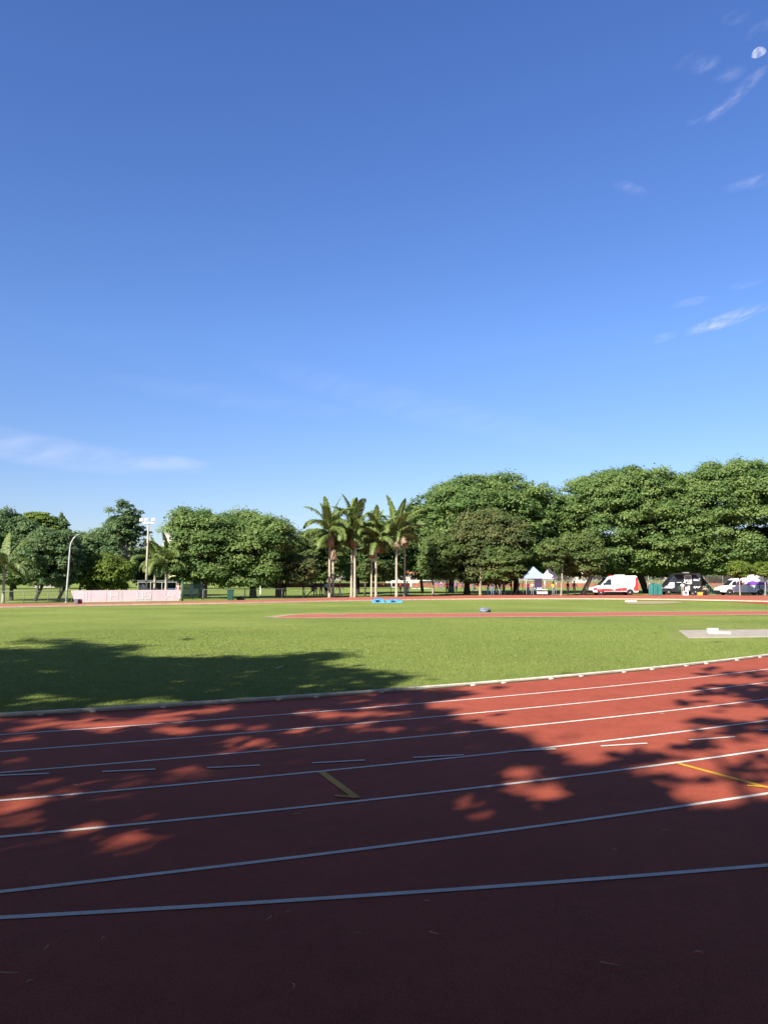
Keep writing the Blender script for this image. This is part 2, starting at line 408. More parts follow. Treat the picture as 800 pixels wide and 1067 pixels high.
for x in (-60, -15, 42, 97, 171, 291, 330, 398, 437, 494, 527, 579, 611, 653, 681, 716, 737, 770, 796):
    yk = np.interp(x, XS, LN['K']); a = arc_ang(KC, x, yk+1.5); p = arc_pt(KC, a, .03)
    mb = MB(); mb.box((0, 0, .014), (.10, .075, .028), bev=.008)
    f = mb.build('foot', WHITEW, root); f.location = (p[0], p[1], .006); f.rotation_euler = (0, 0, a)
# concrete throwing pad and stop board
pad = [G(707, 657.5), G(840, 656), G(850, 663.3), G(716, 665)]
mb = MB(); mb.prism([Vector((p.x, p.y, .03)) for p in pad], [Vector((p.x, p.y, -.1)) for p in pad])
tag(mb.build('concrete_pad', CONC, bevel=.01), 'flat pale concrete throwing pad on the grass at the right edge', 'concrete pad')
BLOCKM = mat('worn_board_paint', (.50, .47, .41), .7, .2, 6)
p = G(746, 661.5); root = empty('stop_board', (p.x, p.y, .03), R(-8), 'white two piece stop board block on the concrete throwing pad', 'stop board')
mb = MB(); mb.box((-.12, 0, .10), (.36, .2, .2), bev=.02); mb.build('upright_block', BLOCKM, root)
mb = MB(); mb.box((.12, -.16, .045), (.62, .12, .09), bev=.015); mb.build('front_board', BLOCKM, root)

# ---------------------------------------------------------------- vegetation
def quads_mesh(name, C, Nn, length, width, tint, mats, rng, fold=True):
    """leaf clumps: one bent diamond per centre, as a single mesh"""
    n = len(C); Nn = Nn/np.linalg.norm(Nn, axis=1, keepdims=True)
    r = rng.normal(size=(n, 3)); t = np.cross(Nn, r); t /= np.linalg.norm(t, axis=1, keepdims=True)+1e-9
    b = np.cross(Nn, t); L = (length*rng.uniform(.65, 1.3, n))[:, None]; W = (width*rng.uniform(.65, 1.3, n))[:, None]
    V = np.empty((n, 4, 3)); V[:, 0] = C - t*L/2; V[:, 1] = C + b*W/2 - Nn*W*.2; V[:, 2] = C + t*L/2 - Nn*L*.12; V[:, 3] = C - b*W/2 - Nn*W*.2
    me = bpy.data.meshes.new(name); me.vertices.add(4*n); me.loops.add(4*n); me.polygons.add(n)
    me.vertices.foreach_set('co', V.ravel()); me.loops.foreach_set('vertex_index', np.arange(4*n, dtype=np.int32))
    me.polygons.foreach_set('loop_start', np.arange(0, 4*n, 4, dtype=np.int32))
    a = me.attributes.new('tint', 'FLOAT', 'POINT'); a.data.foreach_set('value', np.repeat(np.clip(tint, 0, 1), 4))
    me.update(); me.validate()
    return me
def crown_cloud(rng, Rx, Ry, zb, zt, lobe, n_leaf, flat=.55, sparse=0.0, shape=1.0, hollow=.5):
    """leaf positions of a lobed crown: returns centres, normals, tints, lobe centres"""
    cz = zb + (zt-zb)*.42; up, dn = zt-cz, cz-zb
    area = 2*math.pi*Rx*Ry*1.5 + math.pi*(Rx+Ry)*(zt-zb)*.6
    nl = max(8, int(area/(lobe*lobe*.8)))
    d = rng.normal(size=(nl, 3)); d /= np.linalg.norm(d, axis=1, keepdims=True)
    d[:, 2] = np.where(rng.random(nl) < .35, np.abs(d[:, 2]), d[:, 2])
    rad = rng.uniform(hollow, 1.0, nl)**.6
    ph = np.arctan2(d[:, 1], d[:, 0]); k1, k2, k3 = rng.uniform(0, 6.28, 3)
    wob = 1 + .10*np.sin(2*ph+k1) + .08*np.sin(3*ph+k2) + .06*np.sin(5*ph+k3)
    hr = np.sqrt(d[:, 0]**2+d[:, 1]**2)+1e-6
    wob = wob*np.where(d[:, 2] < 0, hr**-.55*.97, 1)
    LC = np.c_[d[:, 0]*Rx*rad*wob, d[:, 1]*Ry*rad*wob, cz + np.where(d[:, 2] > 0, np.sign(d[:, 2])*np.abs(d[:, 2])**shape*(up-lobe*.4), d[:, 2]*dn)*np.where(d[:, 2] > 0, rad, 1)]
    lr = lobe*rng.uniform(.55, 1.25, nl)
    if sparse: 
        keep = rng.random(nl) > sparse; LC, lr, nl = LC[keep], lr[keep], int(keep.sum())
    w = lr**2; cnt = rng.multinomial(n_leaf, w/w.sum()); idx = np.repeat(np.arange(nl), cnt); n = len(idx)
    q = rng.normal(size=(n, 3)); q /= np.linalg.norm(q, axis=1, keepdims=True)
    q[:, 2] = np.where(q[:, 2] < -.2, -q[:, 2]*.7, q[:, 2])
    rr = rng.uniform(.25, 1.0, n)**.5*(1+.25*rng.normal(size=n)*.6)
    C = LC[idx] + q*rr[:, None]*lr[idx][:, None]*np.array([1, 1, flat])
    Nn = q*.9 + np.array([-.15, -.25, .6]) + rng.normal(size=(n, 3))*.36
    tint = rng.uniform(.1, .8, nl)[idx] + rng.normal(size=n)*.16
    return C, Nn, tint, LC
def limbs(mb, rng, base, fork_z, r0, targets, lean=(0, 0), seg=7):
    """trunk with limbs reaching to crown lobes (local coordinates)"""
    b = Vector(base); top = Vector((base[0]+lean[0], base[1]+lean[1], fork_z))
    mid = (b+top)/2 + Vector((rng.uniform(-.1, .1)*fork_z*.4, rng.uniform(-.1, .1)*fork_z*.4, 0))
    mb.tube([b+Vector((0, 0, -.15)), b+Vector((0, 0, .15)), mid, top], [r0*1.5, r0*1.15, r0*.92, r0*.85], seg)
    for t in targets:
        t = Vector(t); d = t-top
        p1 = top + d*.35 + Vector((d.x*.12, d.y*.12, -abs(d.z)*.06)) + Vector(rng.normal(size=3)*.12*d.length*.3)
        p2 = top + d*.7 + Vector(rng.normal(size=3)*.1*d.length*.4)
        rr = r0*rng.uniform(.42, .62)
        mb.tube([top-Vector((0, 0, r0*.5)), p1, p2, t], [rr*1.25, rr, rr*.6, rr*.22], max(5, seg-2))
LEAF = {
 'green': leaf_mat('leaf_green', [(0.0813, 0.1481, 0.0407), (0.1525, 0.2323, 0.0668), (0.2396, 0.3122, 0.0958)]),
 'dark': leaf_mat('leaf_dark_green', [(0.0523, 0.1075, 0.0377), (0.0958, 0.1626, 0.0552), (0.1525, 0.2251, 0.0755)]),
 'lime': leaf_mat('leaf_yellow_green', [(.075, .13, .018), (.14, .20, .03), (.20, .26, .045)]),
 'olive': leaf_mat('leaf_olive_brown', [(0.0712, 0.1158, 0.0317), (0.1228, 0.1766, 0.0475), (0.1903, 0.2331, 0.0726)]),
 'brown': leaf_mat('leaf_rusty_olive', [(0.0712, 0.1045, 0.0343), (0.1228, 0.1526, 0.0502), (0.2210, 0.2048, 0.0726)]),
 'blue': leaf_mat('leaf_bluish', [(0.0755, 0.1423, 0.0581), (0.1335, 0.2061, 0.0813), (0.2033, 0.2730, 0.1103)]),
}
def tree(label, cx, hw, yt, yb, D, tx, kind='green', seed=1, name='tree', cat='tree', lobe=None, n=None, r0=None, bark=BARK, lean=None, sparse=0,
         depth=1.0, flat=.78, shape=.85, group=None, leafpx=2.3, trunks=None, nlimb=9, hollow=.38, fork=None, cone=False):
    rng = np.random.default_rng(seed)
    ctr = PT(cx, HZ, D); zt = PT(cx, yt, D).z; zb = PT(cx, yb, D).z; Rx = hw/F*D; Ry = Rx*depth
    lobe = lobe or max(.7, min(1.6, Rx*.22)); s = leafpx*D/F
    area = 2*math.pi*Rx*Ry*1.4 + math.pi*(Rx+Ry)*(zt-zb)*.6
    n = n or int(min(130000, area*3.6/(s*s*.47)))
    root = empty(name, (ctr.x, D, 0), 0, label, cat, group)
    C, Nn, ti, LC = crown_cloud(rng, Rx-lobe*.5, Ry-lobe*.5, zb+lobe*.35, zt-lobe*.25, lobe, n, flat, sparse, shape, hollow)
    if cone:
        f_ = np.clip((zt+.3-C[:, 2])/(zt-zb), .03, 1)**.8*1.5*(1+.18*np.sin(C[:, 2]*3.2)); C[:, 0] *= f_; C[:, 1] *= f_
    me = quads_mesh('crown', C, Nn, s*1.25, s*.75, ti, None, rng); link('crown', me, LEAF[kind], root)
    for i, t in enumerate(trunks or [tx]):
        bx = PT(t, HZ, D).x - ctr.x
        mb = MB(); fz = fork or zb + (zt-zb)*.18; r = r0 or max(.12, Rx*.045)
        near = sorted(range(len(LC)), key=lambda k: abs(LC[k][0]-bx)*.6 + rng.uniform(0, Rx*1.2))[:nlimb]
        ln = lean if lean else (rng.uniform(-.08, .08)*fz, 0)
        limbs(mb, rng, (bx, 0, 0), fz, r, [LC[k] for k in near], ln)
        mb.build('trunk', bark, root)
    return root
T = tree
# left group
T('big dark green tree cut by the left photo edge', 2, 44, 528, 613, 72, 13, 'blue', 11, bark=BARKD, trunks=[13])
T('flat topped bright yellow green tree rising behind the left edge trees', 37, 27, 530, 575, 92, 40, 'lime', 12, flat=.35, n=16000, shape=.7)
T('pointed dark conifer poking above the far left trees', 63, 12, 528, 600, 92, 63, 'blue', 13, name='conifer', cat='conifer', lobe=.75, cone=True)
T('dark shady tree just left of the curved lamp post', 52, 36, 546, 614, 70, 62, 'blue', 14, bark=BARKD, trunks=[62, 38], lean=(.8, 0))
T('wide dull green tree behind the curved lamp post', 100, 46, 548, 612, 92, 92, 'blue', 15)
T('low yellow green tree behind the left half of the pink banner', 110, 30, 575, 618, 73, 84, 'lime', 16, bark=BARKL, n=14000, lobe=.8)
T('tall thin open crowned tree left of the floodlight mast', 128, 25, 518, 606, 86, 130, 'blue', 17, lobe=.62, sparse=.55, n=13000, flat=1.0, shape=.95, hollow=.2, nlimb=26, r0=.2, bark=BARKL)
T('dark tree filling the gap behind the floodlight mast', 165, 30, 566, 613, 96, 150, 'green', 18)
T('bright green tree with ragged top right of the floodlight mast', 205, 37, 522, 614, 80, 211, 'green', 19, bark=BARKD, trunks=[211], r0=.45, lobe=1.25)
T('big round bright green tree with two trunks left of the small brown tree', 258, 56, 527, 616, 83, 262, 'green', 20, bark=BARKD, trunks=[264, 291], lobe=1.35, r0=.36)
T('small round rusty olive tree on a short dark trunk', 312, 22, 576, 611, 83, 317, 'brown', 22, bark=BARKD, lobe=.7, leafpx=2.2)
T('olive green tree behind the leftmost palms', 328, 30, 548, 607, 100, 340, 'olive', 23)
T('dark green tree directly behind the palm row', 385, 52, 538, 606, 112, 372, 'dark', 24, bark=BARKD)
T('low pale olive tree between the palm trunks', 389, 18, 580, 608, 96, 380, 'olive', 25, lobe=.7)
# right group
T('huge domed green tree right of the palms', 508, 86, 490, 606, 116, 537, 'green', 31, bark=BARKD, lobe=1.45, trunks=[537, 470], r0=.4)
T('green tree bridging the palms and the huge domed tree', 447, 33, 511, 606, 113, 440, 'green', 41, bark=BARKD)
T('rusty brown tinged tree in front of the domed green tree', 508, 44, 528, 612, 101, 486, 'brown', 32, bark=BARKD, lobe=1.15, trunks=[486], r0=.42, fork=2.0)
T('grey olive tree on a pale trunk right of the palms', 458, 26, 554, 607, 99, 451, 'olive', 33, bark=BARKL, lobe=.95)
T('olive tree on a pale forked trunk in front of the brown tree', 522, 30, 565, 607, 98, 500, 'olive', 34, bark=BARKL, lobe=.9)
T('speckled olive tree with crooked pale trunk left of the ambulance', 605, 31, 553, 604, 99, 607, 'olive', 35, bark=BARKL, lobe=.95, lean=(1.2, 0), r0=.3, fork=2.6, nlimb=12)
T('giant spreading green tree above the ambulance', 652, 82, 483, 602, 111, 673, 'green', 36, bark=BARKD, lobe=1.4, lean=(-1.6, 0), r0=.45)
T('giant green tree at the right edge above the black food truck', 765, 88, 476, 602, 108, 737, 'green', 37, bark=BARKD, lobe=1.45, lean=(-3.4, 0), trunks=[739], r0=.5, fork=5.0)
T('green tree filling the gap behind the black food truck', 703, 42, 535, 605, 114, 700, 'green', 42, bark=BARKD)
T('low green tree behind the ambulance roof', 642, 30, 556, 604, 112, 650, 'green', 43, bark=BARKD)
T('low olive boughed tree overhanging the two canopy tents', 576, 15, 558, 594.5, 93.6, 584, 'olive', 44, bark=BARKL, lobe=.7, r0=.11)
T('shady tree at the right edge behind the purple and white van', 792, 34, 545, 604, 114, 790, 'dark', 45, bark=BARKD)
T('small feathery yellow green tree in front of the purple and white van', 770, 13, 582, 603, 93, 770, 'lime', 38, bark=BARKL, lobe=.55, r0=.09, sparse=.2, leafpx=2.0)
T('small feathery yellow green tree at the right photo edge', 796, 12, 583, 604, 94, 796, 'lime', 39, bark=BARKL, lobe=.55, r0=.08, sparse=.2, leafpx=2.0)
# distant row closing the view under the crowns
dist = []
for i, (x, yt, hw, D, lab) in enumerate(((15, 560, 60, 165, 'far left'), (105, 566, 52, 185, 'behind the pink banner'), (205, 568, 60, 175, 'behind the green windscreen'), (300, 566, 55, 200, 'behind the small brown tree'),
        (385, 572, 46, 210, 'beyond the palm trunks'), (470, 570, 52, 240, 'beyond the football goals'), (560, 572, 60, 245, 'beyond the blue tent'), (650, 566, 62, 235, 'beyond the ambulance'), (735, 566, 55, 230, 'beyond the black food truck'), (815, 560, 60, 220, 'beyond the purple and white van'))):
    lab2 = 'distant dark tree in the background row ' + lab
    if i < 2:
        t = T(lab2, x, hw, yt, 608.5, D, x, 'dark', 50+i, lobe=1.8, leafpx=2.6, depth=.6, bark=BARKD, group='distant trees beyond the sports grounds')
        dist.append((t, hw/F*D, PT(x, yt, D).z))
    else:
        src, w0, h0 = dist[i % 2]; t = copy_tree(src); p = PT(x, HZ, D); t.location = (p.x, D, 0)
        t.scale = (hw/F*D/w0*(1 if i % 4 < 2 else -1), 1, PT(x, yt, D).z/h0); t['label'] = lab2

# palms
PF = leaf_mat('palm_leaflet', [(.075, .13, .034), (.145, .205, .055), (.23, .27, .078)], .3, .45)
RACH = mat('palm_rachis', (.20, .22, .08), .6, .15, 5)
def frond_mesh(elev, length, droop, seed, leaf=.68, n=42):
    """one pinnate frond growing along +X from the origin"""
    rng = np.random.default_rng(seed); mb = MB(); pts = []; p = Vector((0, 0, 0)); e = elev
    for i in range(n+1):
        pts.append(p.copy()); d = Vector((math.cos(e), 0, math.sin(e))); p = p + d*length/n; e -= droop/n*(.3+1.4*i/n)
    mb.tube(pts, [.05*(1-.85*i/n) for i in range(n+1)], 5, 1)
    tints = [.4]*len(mb.v)
    for i in range(4, n+1):
        t = (pts[i]-pts[i-1]).normalized(); f = i/n; ll = leaf*math.sin(math.pi*min(1, .12+.88*f)**.8)**.6 + .12
        nrm = Vector((-t.z, 0, t.x))
        for s in (-1, 1):
            for k in range(2):
                a = Vector((0, s, 0))*math.cos(.5) + t*.55 + nrm*rng.uniform(.0, .45)
                a = a.normalized(); base = pts[i] - t*length/n*k*.5; l = ll*rng.uniform(.8, 1.1)
                tip = base + a*l*.8 + Vector((0, 0, -l*rng.uniform(.3, .7))); mid = base + a*l*.5 + Vector((0, 0, -.03))
                w = t*.05
                mb.add([base-w*.5, base+w*.5, mid+w, tip, mid-w], [(0, 1, 2, 4), (4, 2, 3)], 0); tints += [rng.uniform(.15, .9)]*5
    me = bpy.data.meshes.new('frond'); me.from_pydata(mb.v, [], mb.f); me.polygons.foreach_set('material_index', mb.m)
    at = me.attributes.new('tint', 'FLOAT', 'POINT'); at.data.foreach_set('value', tints); me.update()
    me.materials.append(PF); me.materials.append(RACH); return me
FR = [frond_mesh(R(84), 3.7, .5, 1), frond_mesh(R(66), 4.0, 1.3, 2), frond_mesh(R(46), 4.0, 2.0, 3), frond_mesh(R(24), 3.5, 2.2, 4), frond_mesh(R(-10), 2.5, 1.3, 5)]
def palm(label, x, ybase, ytop, seed, scale=1.0, boots=True, r=.13, nf=(3, 4, 4, 3, 2), lean=0, D=None):
    rng = random.Random(seed); D = D or DY(ybase); b = PT(x, HZ, D); zt = PT(x, ytop, D).z
    root = empty('palm_tree', (b.x, D, 0), 0, label, 'palm tree', 'slender palms')
    mb = MB(); mb.tube([(0, 0, -.1), (0, 0, .25), (lean*.3, 0, zt*.4), (lean*.7, 0, zt*.75), (lean, 0, zt)], [r*1.7, r*1.25, r, r*.95, r*.85], 10); mb.build('trunk', PALMT, root)
    if boots:
        mb = MB(); pr = []
        for i in range(8): h = i/7; pr.append((.12+.30*math.sin(math.pi*min(1, h*.75+.22))*(1+.1*rng.uniform(-1, 1)), -.75+1.45*h))
        mb.lathe(pr, 9); 
        for k in range(16):
            a = rng.uniform(0, 6.28); q = Vector((math.cos(a), math.sin(a), 0)); z0 = rng.uniform(-.3, .6)
            mb.tube([q*.28+Vector((0, 0, z0)), q*.46+Vector((0, 0, z0-.35)), q*rng.uniform(.3, .5)+Vector((0, 0, z0-rng.uniform(.7, 1.0)))], [.05, .04, .012], 4)
        o = mb.build('dry_sheath', BOOT, root); o.location = (lean, 0, zt)
    a0 = rng.uniform(0, 6)
    for c, k in enumerate(nf):
        for j in range(k):
            o = bpy.data.objects.new('frond', FR[c]); COL.objects.link(o); o.parent = root
            o.location = (lean, 0, zt+(.75 if boots else .1)*(1 if c < 4 else .8)); s = scale*rng.uniform(.85, 1.12); o.scale = (s, s, s)
            o.rotation_euler = (rng.uniform(-.12, .12), rng.uniform(-.1, .1), a0 + c*1.1 + 6.283*(j+rng.uniform(-.2, .2))/k)
    return root
palm('tall palm with brown sheath at the left end of the palm row', 343.3, 622.8, 562, 1, 1.1)
palm('shorter palm tucked against the leftmost palm of the row', 347, 622.4, 577, 2, .85, nf=(1, 2, 3, 3, 1))
palm('tall palm on the left of the touching pair in mid row', 366.2, 622.3, 564, 3, 1.0, r=.12, nf=(2, 3, 3, 3, 2))
palm('tall full crowned palm on the right of the touching pair in mid row', 369.6, 622.6, 561, 4, 1.15)
palm('thin palm left of the pair behind the blue mats', 387, 622.2, 574, 5, .75, r=.10, nf=(1, 2, 3, 2, 1))
palm('palm with drooping yellowish fronds above the blue mats', 391.6, 622.4, 569, 6, 1.0)
palm('tall palm with upright fronds beside the domed tree', 413, 622.2, 565, 7, 1.15, nf=(4, 4, 4, 3, 1))
palm('rightmost palm shaded against the domed tree', 421.6, 621.4, 563, 8, .95, r=.11, nf=(2, 3, 4, 3, 1))
palm('small palm at the far left photo edge', 4.5, 628.5, 592, 9, .9, boots=False, r=.11, nf=(1, 2, 3, 3, 2))
palm('small palm with arching crown right of the floodlight mast', 161.5, 624.5, 588, 10, .8, boots=False, r=.14, nf=(1, 2, 3, 3, 2), D=79)
palm('small pale trunked palm beside the yellow pennant', 173.5, 624.5, 588, 11, .95, boots=False, r=.14, nf=(1, 2, 3, 4, 2), D=78)

# ---------------------------------------------------------------- trees beside and behind the photographer (for shade on track and grass; some added to block sky light)
DARK = [(-60, 677), (60, 678), (75, 668), (20, 669), (20, 667), (76, 666), (100, 677), (148, 672.5), (110, 683), (150, 686), (200, 688), (250, 686), (300, 684.5), (345, 681), (372, 681), (340, 688), (305, 692), (350, 697), (395, 699.5), (424, 704),
        (405, 712), (392, 717), (430, 720), (488, 722), (470, 727), (432, 731), (455, 739), (482, 742), (470, 748), (512, 758), (520, 764), (551, 773), (545, 779), (590, 788), (587, 797), (610, 800), (640, 806), (655, 812), (690, 820), (693, 832), (706, 842), (740, 847), (775, 842), (800, 836), (860, 834), (860, 1100), (-60, 1100)]
HOLES = [(545, 803, 22, 7, .8), (562, 822, 32, 12, .8), (492, 841, 16, 9, .7), (510, 848, 12, 7, .5), (20, 846, 28, 13, .8), (45, 838, 20, 7, .6), (85, 860, 36, 7, .6), (150, 873, 32, 14, .5), (140, 856, 16, 6, .5), (95, 755, 55, 7, .85), (168, 750, 34, 9, .8), (190, 762, 18, 5, .7),
         (265, 773, 26, 6, .75), (262, 758, 25, 4, .6), (205, 806, 16, 7, .75), (196, 802, 14, 9, .6), (130, 815, 24, 6, .45), (18, 797, 18, 7, .6), (100, 828, 40, 5, .4), (345, 745, 25, 5, .6), (384, 744, 20, 6, .7), (318, 762, 16, 4, .6), (375, 758, 14, 4, .5), (220, 741, 22, 4, .5), (20, 770, 28, 4, .5),
         (6, 1008, 12, 9, .45), (60, 1012, 18, 13, .3), (740, 890, 14, 7, .2), (200, 875, 30, 8, .25), (20, 880, 24, 8, .35), (640, 842, 10, 4, .2), (55, 728, 40, 4, .3), (160, 731, 40, 3, .6)]
BLOBS = [(668, 787, 26, 7, .9), (655, 797, 34, 6, .95), (700, 789, 24, 5, .4), (780, 703, 48, 4.5, .85), (735, 701, 16, 3, .8), (765, 716, 44, 6, .9), (800, 722, 44, 10, .95), (720, 733, 22, 3, .6), (760, 735, 20, 3, .5), (790, 729, 24, 6, .7), (790, 757, 36, 8, .95), (755, 753, 28, 5, .9), (765, 768, 28, 7, .75), (720, 762, 24, 5, .55),
         (730, 778, 30, 5, .5), (790, 800, 40, 7, .5), (690, 812, 22, 6, .75), (740, 812, 24, 5, .3), (770, 806, 20, 6, .45), (745, 742, 12, 3, .5), (800, 653, 14, 2, .8), (40, 657, 26, 1.6, .6), (8, 660, 30, 1.4, .6), (590, 768, 8, 2.5, .2)]
TAU = 24.0
def in_poly(px, py, poly):
    ins = np.zeros(len(px), bool); n = len(poly)
    for i in range(n):
        x0, y0 = poly[i]; x1, y1 = poly[(i+1) % n]
        c = (y0 > py) != (y1 > py)
        with np.errstate(divide='ignore', invalid='ignore'): xi = x0 + (py-y0)*(x1-x0)/(y1-y0 if y1 != y0 else 1e-9)
        ins ^= c & (px < xi)
    return ins
def shade_accept(P, rng):
    """keep the leaves whose shadow lies where the photo has shade, and none inside the view"""
    t = P[:, 2]/SUN.z; gxx, gyy = P[:, 0]-SUN.x*t, P[:, 1]-SUN.y*t
    px, py, f = pix(gxx, gyy, np.zeros(len(P)))
    jx, jy = px+rng.normal(size=len(P))*(5+np.clip((740-py)/10, 0, 10)), py+rng.normal(size=len(P))*2.0
    a = in_poly(jx, jy, DARK).astype(float)
    def sn(x, y, k):
        r_ = np.random.default_rng(k); o = 0
        for i in range(6):
            an = r_.uniform(0, 6.28); fr = (1.0, 1.0, 1.7, 1.7, 2.9, 2.9)[i]; o = o + np.sin((x*np.cos(an)+y*np.sin(an))*fr+r_.uniform(0, 6.28))/fr**.5
        return o/2.2
    n1 = sn(px/11, py/3.2, 1); n2 = sn(px/17, py/5.0, 2)
    zone = np.clip((520-px)/150, 0, 1)*np.clip((py-728)/10, 0, 1)*np.clip((880-py)/60, 0, 1)
    fl = np.clip((n1*.5+n2*.7-.66)*1.4, 0, .45)*zone
    a = np.minimum(a, -np.log(np.maximum(fl, 1e-5))/TAU)
    for (cx, cy, rx, ry, s) in HOLES:
        q = (((px-cx)/rx)**2+((py-cy)/ry)**2)*(1+.75*n1)+.25*n2; a = np.minimum(a, -np.log(np.maximum(s*.85*np.clip((1.35-q)/.9, 0, 1), 1e-4))/TAU)
    for (cx, cy, rx, ry, s) in BLOBS:
        q = (((px-cx)/rx)**2+((py-cy)/ry)**2)*(1+.6*n1)+.3*n2; a = np.maximum(a, np.clip(-np.log(np.maximum(1-s*np.clip(1.5-1.2*q, 0, 1), .01))/TAU, 0, 1))
    out = (px < -60) | (px > 860) | (py > 1100) | (f < .5)
    lim = np.where(px < 400, py > 676, py > 688)
    acc = np.where(out, np.where((f > .5) & (py < 1100), lim, True), rng.random(len(P)) < np.clip(a, 0, 1))
    seen = np.zeros(len(P), bool)
    for dx, dy in ((0, 0), (-2.2, 0), (2.2, 0), (0, -2), (-1.6, -1.2), (1.6, -1.2)):   # clear of the view for anyone standing about here
        qx, qy, qf = pix(P[:, 0]-dx, P[:, 1]-dy, P[:, 2]); ds = np.sqrt((P[:, 0]-dx)**2+(P[:, 1]-dy)**2+(P[:, 2]-H)**2); mg = 25+F*.5/np.maximum(ds, .5)
        seen |= ((qf > -.3) & (qx > -mg) & (qx < 800+mg) & (qy > -mg) & (qy < 1067+mg)) | (ds < 2.2)
    return acc & ~seen
SHT = [((-21, -3.5), 8.0, 4.0, 14.5, (-21.5, -4.5), 'left of the camera'), ((-11.5, -7.5), 8.0, 4.0, 15.0, (-12, -8.5), 'behind the left lanes'), ((-3.0, -6.5), 7.5, 4.2, 14.0, (-3, -9), 'right behind the camera'),
       ((5.5, -6.5), 7.5, 4.2, 14.5, (6, -8), 'behind the right lanes'), ((14, -5.5), 7.5, 4.5, 14.0, (15, -7), 'right of the camera'), ((-2, -17), 8, 4.0, 15, (-2, -18), 'added at back centre to block sky light'), ((-16, -18), 8, 4.0, 15, (-16, -19), 'added at back left to block sky light'),
       ((12, -17), 8, 4.0, 15, (12, -18), 'added at back right to block sky light'), ((20, 3), 7.5, 4.5, 14, (20.5, 2), 'added beside the right lanes to block sky light'), ((-1, 0.5), 9, 8.0, 18, (2.5, -3.5), 'added overhead to block sky light'),
       ((-19, 5), 7.5, 5.5, 16.5, (-20, 5), 'beside the left lanes'), ((-9, 4), 8.5, 3.6, 13.5, (-10, -2.5), 'added over the left lanes to block sky light'), ((10, 5.5), 8.5, 3.6, 13.5, (14, 0), 'added over the right lanes to block sky light'), ((0, 2), 7, 3.4, 11, (-1, -4), 'added with low boughs above the camera to block sky light')]  # back row, right side, overhead and overhanging trees added to block sky light
SHADELEAF = leaf_mat('leaf_deep_green', [(.018, .04, .014), (.032, .06, .02), (.05, .08, .025)], .10)  # darkened leaf, low translucency, so crowns scatter little light into the shade
for i, ((cx, cy), rr, zb, zt, tr, lab) in enumerate(SHT):
    rng = np.random.default_rng(200+i); root = empty('shade_tree', (tr[0], tr[1], 0), 0, 'leafy shade tree outside the frame ' + lab, 'tree', 'shade trees beside the track')
    C, Nn, ti, LC = crown_cloud(rng, rr, rr, zb, zt, 1.3, 70000, .6, 0, .8, .15)
    C[:, 0] += cx; C[:, 1] += cy
    k = shade_accept(C, rng); C = C[k]; Nn = Nn[k]; ti = ti[k]
    C -= np.array([tr[0], tr[1], 0])
    link('crown', quads_mesh('crown', C, Nn, .32, .20, ti, None, rng), SHADELEAF, root)
    mb = MB(); tg = [Vector((LC[j][0]+cx-tr[0], LC[j][1]+cy-tr[1], LC[j][2])) for j in rng.permutation(len(LC))[:6]]
    tg = [t for t in tg if t.y + tr[1] < -1] or [Vector((0, 0, 8))]
    limbs(mb, rng, (0, 0, 0), 4.0, .28, tg); mb.build('trunk', BARK, root)

# ---------------------------------------------------------------- turf blades near the kerb
rng = np.random.default_rng(5); nb = 720000
u = rng.random(nb)**1.5*19+.06; ang = rng.uniform(A0-.33, A1+.2, nb); rad = KC[2]-u
bx_, by_ = KC[0]+rad*np.cos(ang), KC[1]+rad*np.sin(ang)
px, py, f = pix(bx_, by_, np.zeros(nb)); k = (px > -300) & (px < 1000) & ~((px > 695) & (py < 669))
bx_, by_, u = bx_[k], by_[k], u[k]; nb = len(bx_)
hgt = rng.uniform(.018, .04, nb)*np.clip(1.15-u/20, .15, 1); yaw = rng.uniform(0, 6.283, nb); lean = rng.normal(size=(nb, 2))*.7
w = (.0025+.0005*u)[:, None]
V = np.zeros((nb, 3, 3)); base = np.c_[bx_, by_, np.zeros(nb)]; dv = np.c_[np.cos(yaw), np.sin(yaw), np.zeros(nb)]
V[:, 0] = base-dv*w; V[:, 1] = base+dv*w; V[:, 2] = base + np.c_[lean*hgt[:, None], hgt]
me = bpy.data.meshes.new('grass'); me.vertices.add(3*nb); me.loops.add(3*nb); me.polygons.add(nb)
me.vertices.foreach_set('co', V.ravel()); me.loops.foreach_set('vertex_index', np.arange(3*nb, dtype=np.int32)); me.polygons.foreach_set('loop_start', np.arange(0, 3*nb, 3, dtype=np.int32))
at = me.attributes.new('tint', 'FLOAT', 'POINT'); at.data.foreach_set('value', np.repeat(np.clip(rng.normal(.5, .25, nb), 0, 1), 3)); me.update()
tag(link('grass', me, leaf_mat('grass_blade', [(.125, .185, .038), (.205, .268, .060), (.30, .325, .105)], .3, .6)), 'short green grass along the white kerb rail', 'grass', kind='stuff')

# ---------------------------------------------------------------- fences, banner, street furniture
WIREM = bpy.data.materials.new('chain_link_wire'); nt, N, L = nodes_of(WIREM)
g_ = N.new('ShaderNodeTexCoord'); sx = N.new('ShaderNodeSeparateXYZ'); L.new(g_.outputs['UV'], sx.inputs[0])
def nmath(N, L, op, a, b=None):
    n = N.new('ShaderNodeMath'); n.operation = op
    for i, v in enumerate((a, b)):
        if v is None: continue
        if isinstance(v, (int, float)): n.inputs[i].default_value = v
        else: L.new(v, n.inputs[i])
    return n.outputs[0]
lines = []
for op in ('ADD', 'SUBTRACT'):
    t_ = nmath(N, L, op, sx.outputs[0], sx.outputs[1]); fr = nmath(N, L, 'FRACT', nmath(N, L, 'MULTIPLY', t_, 12.0))
    lines.append(nmath(N, L, 'LESS_THAN', fr, .07))
al = nmath(N, L, 'MAXIMUM', lines[0], lines[1])
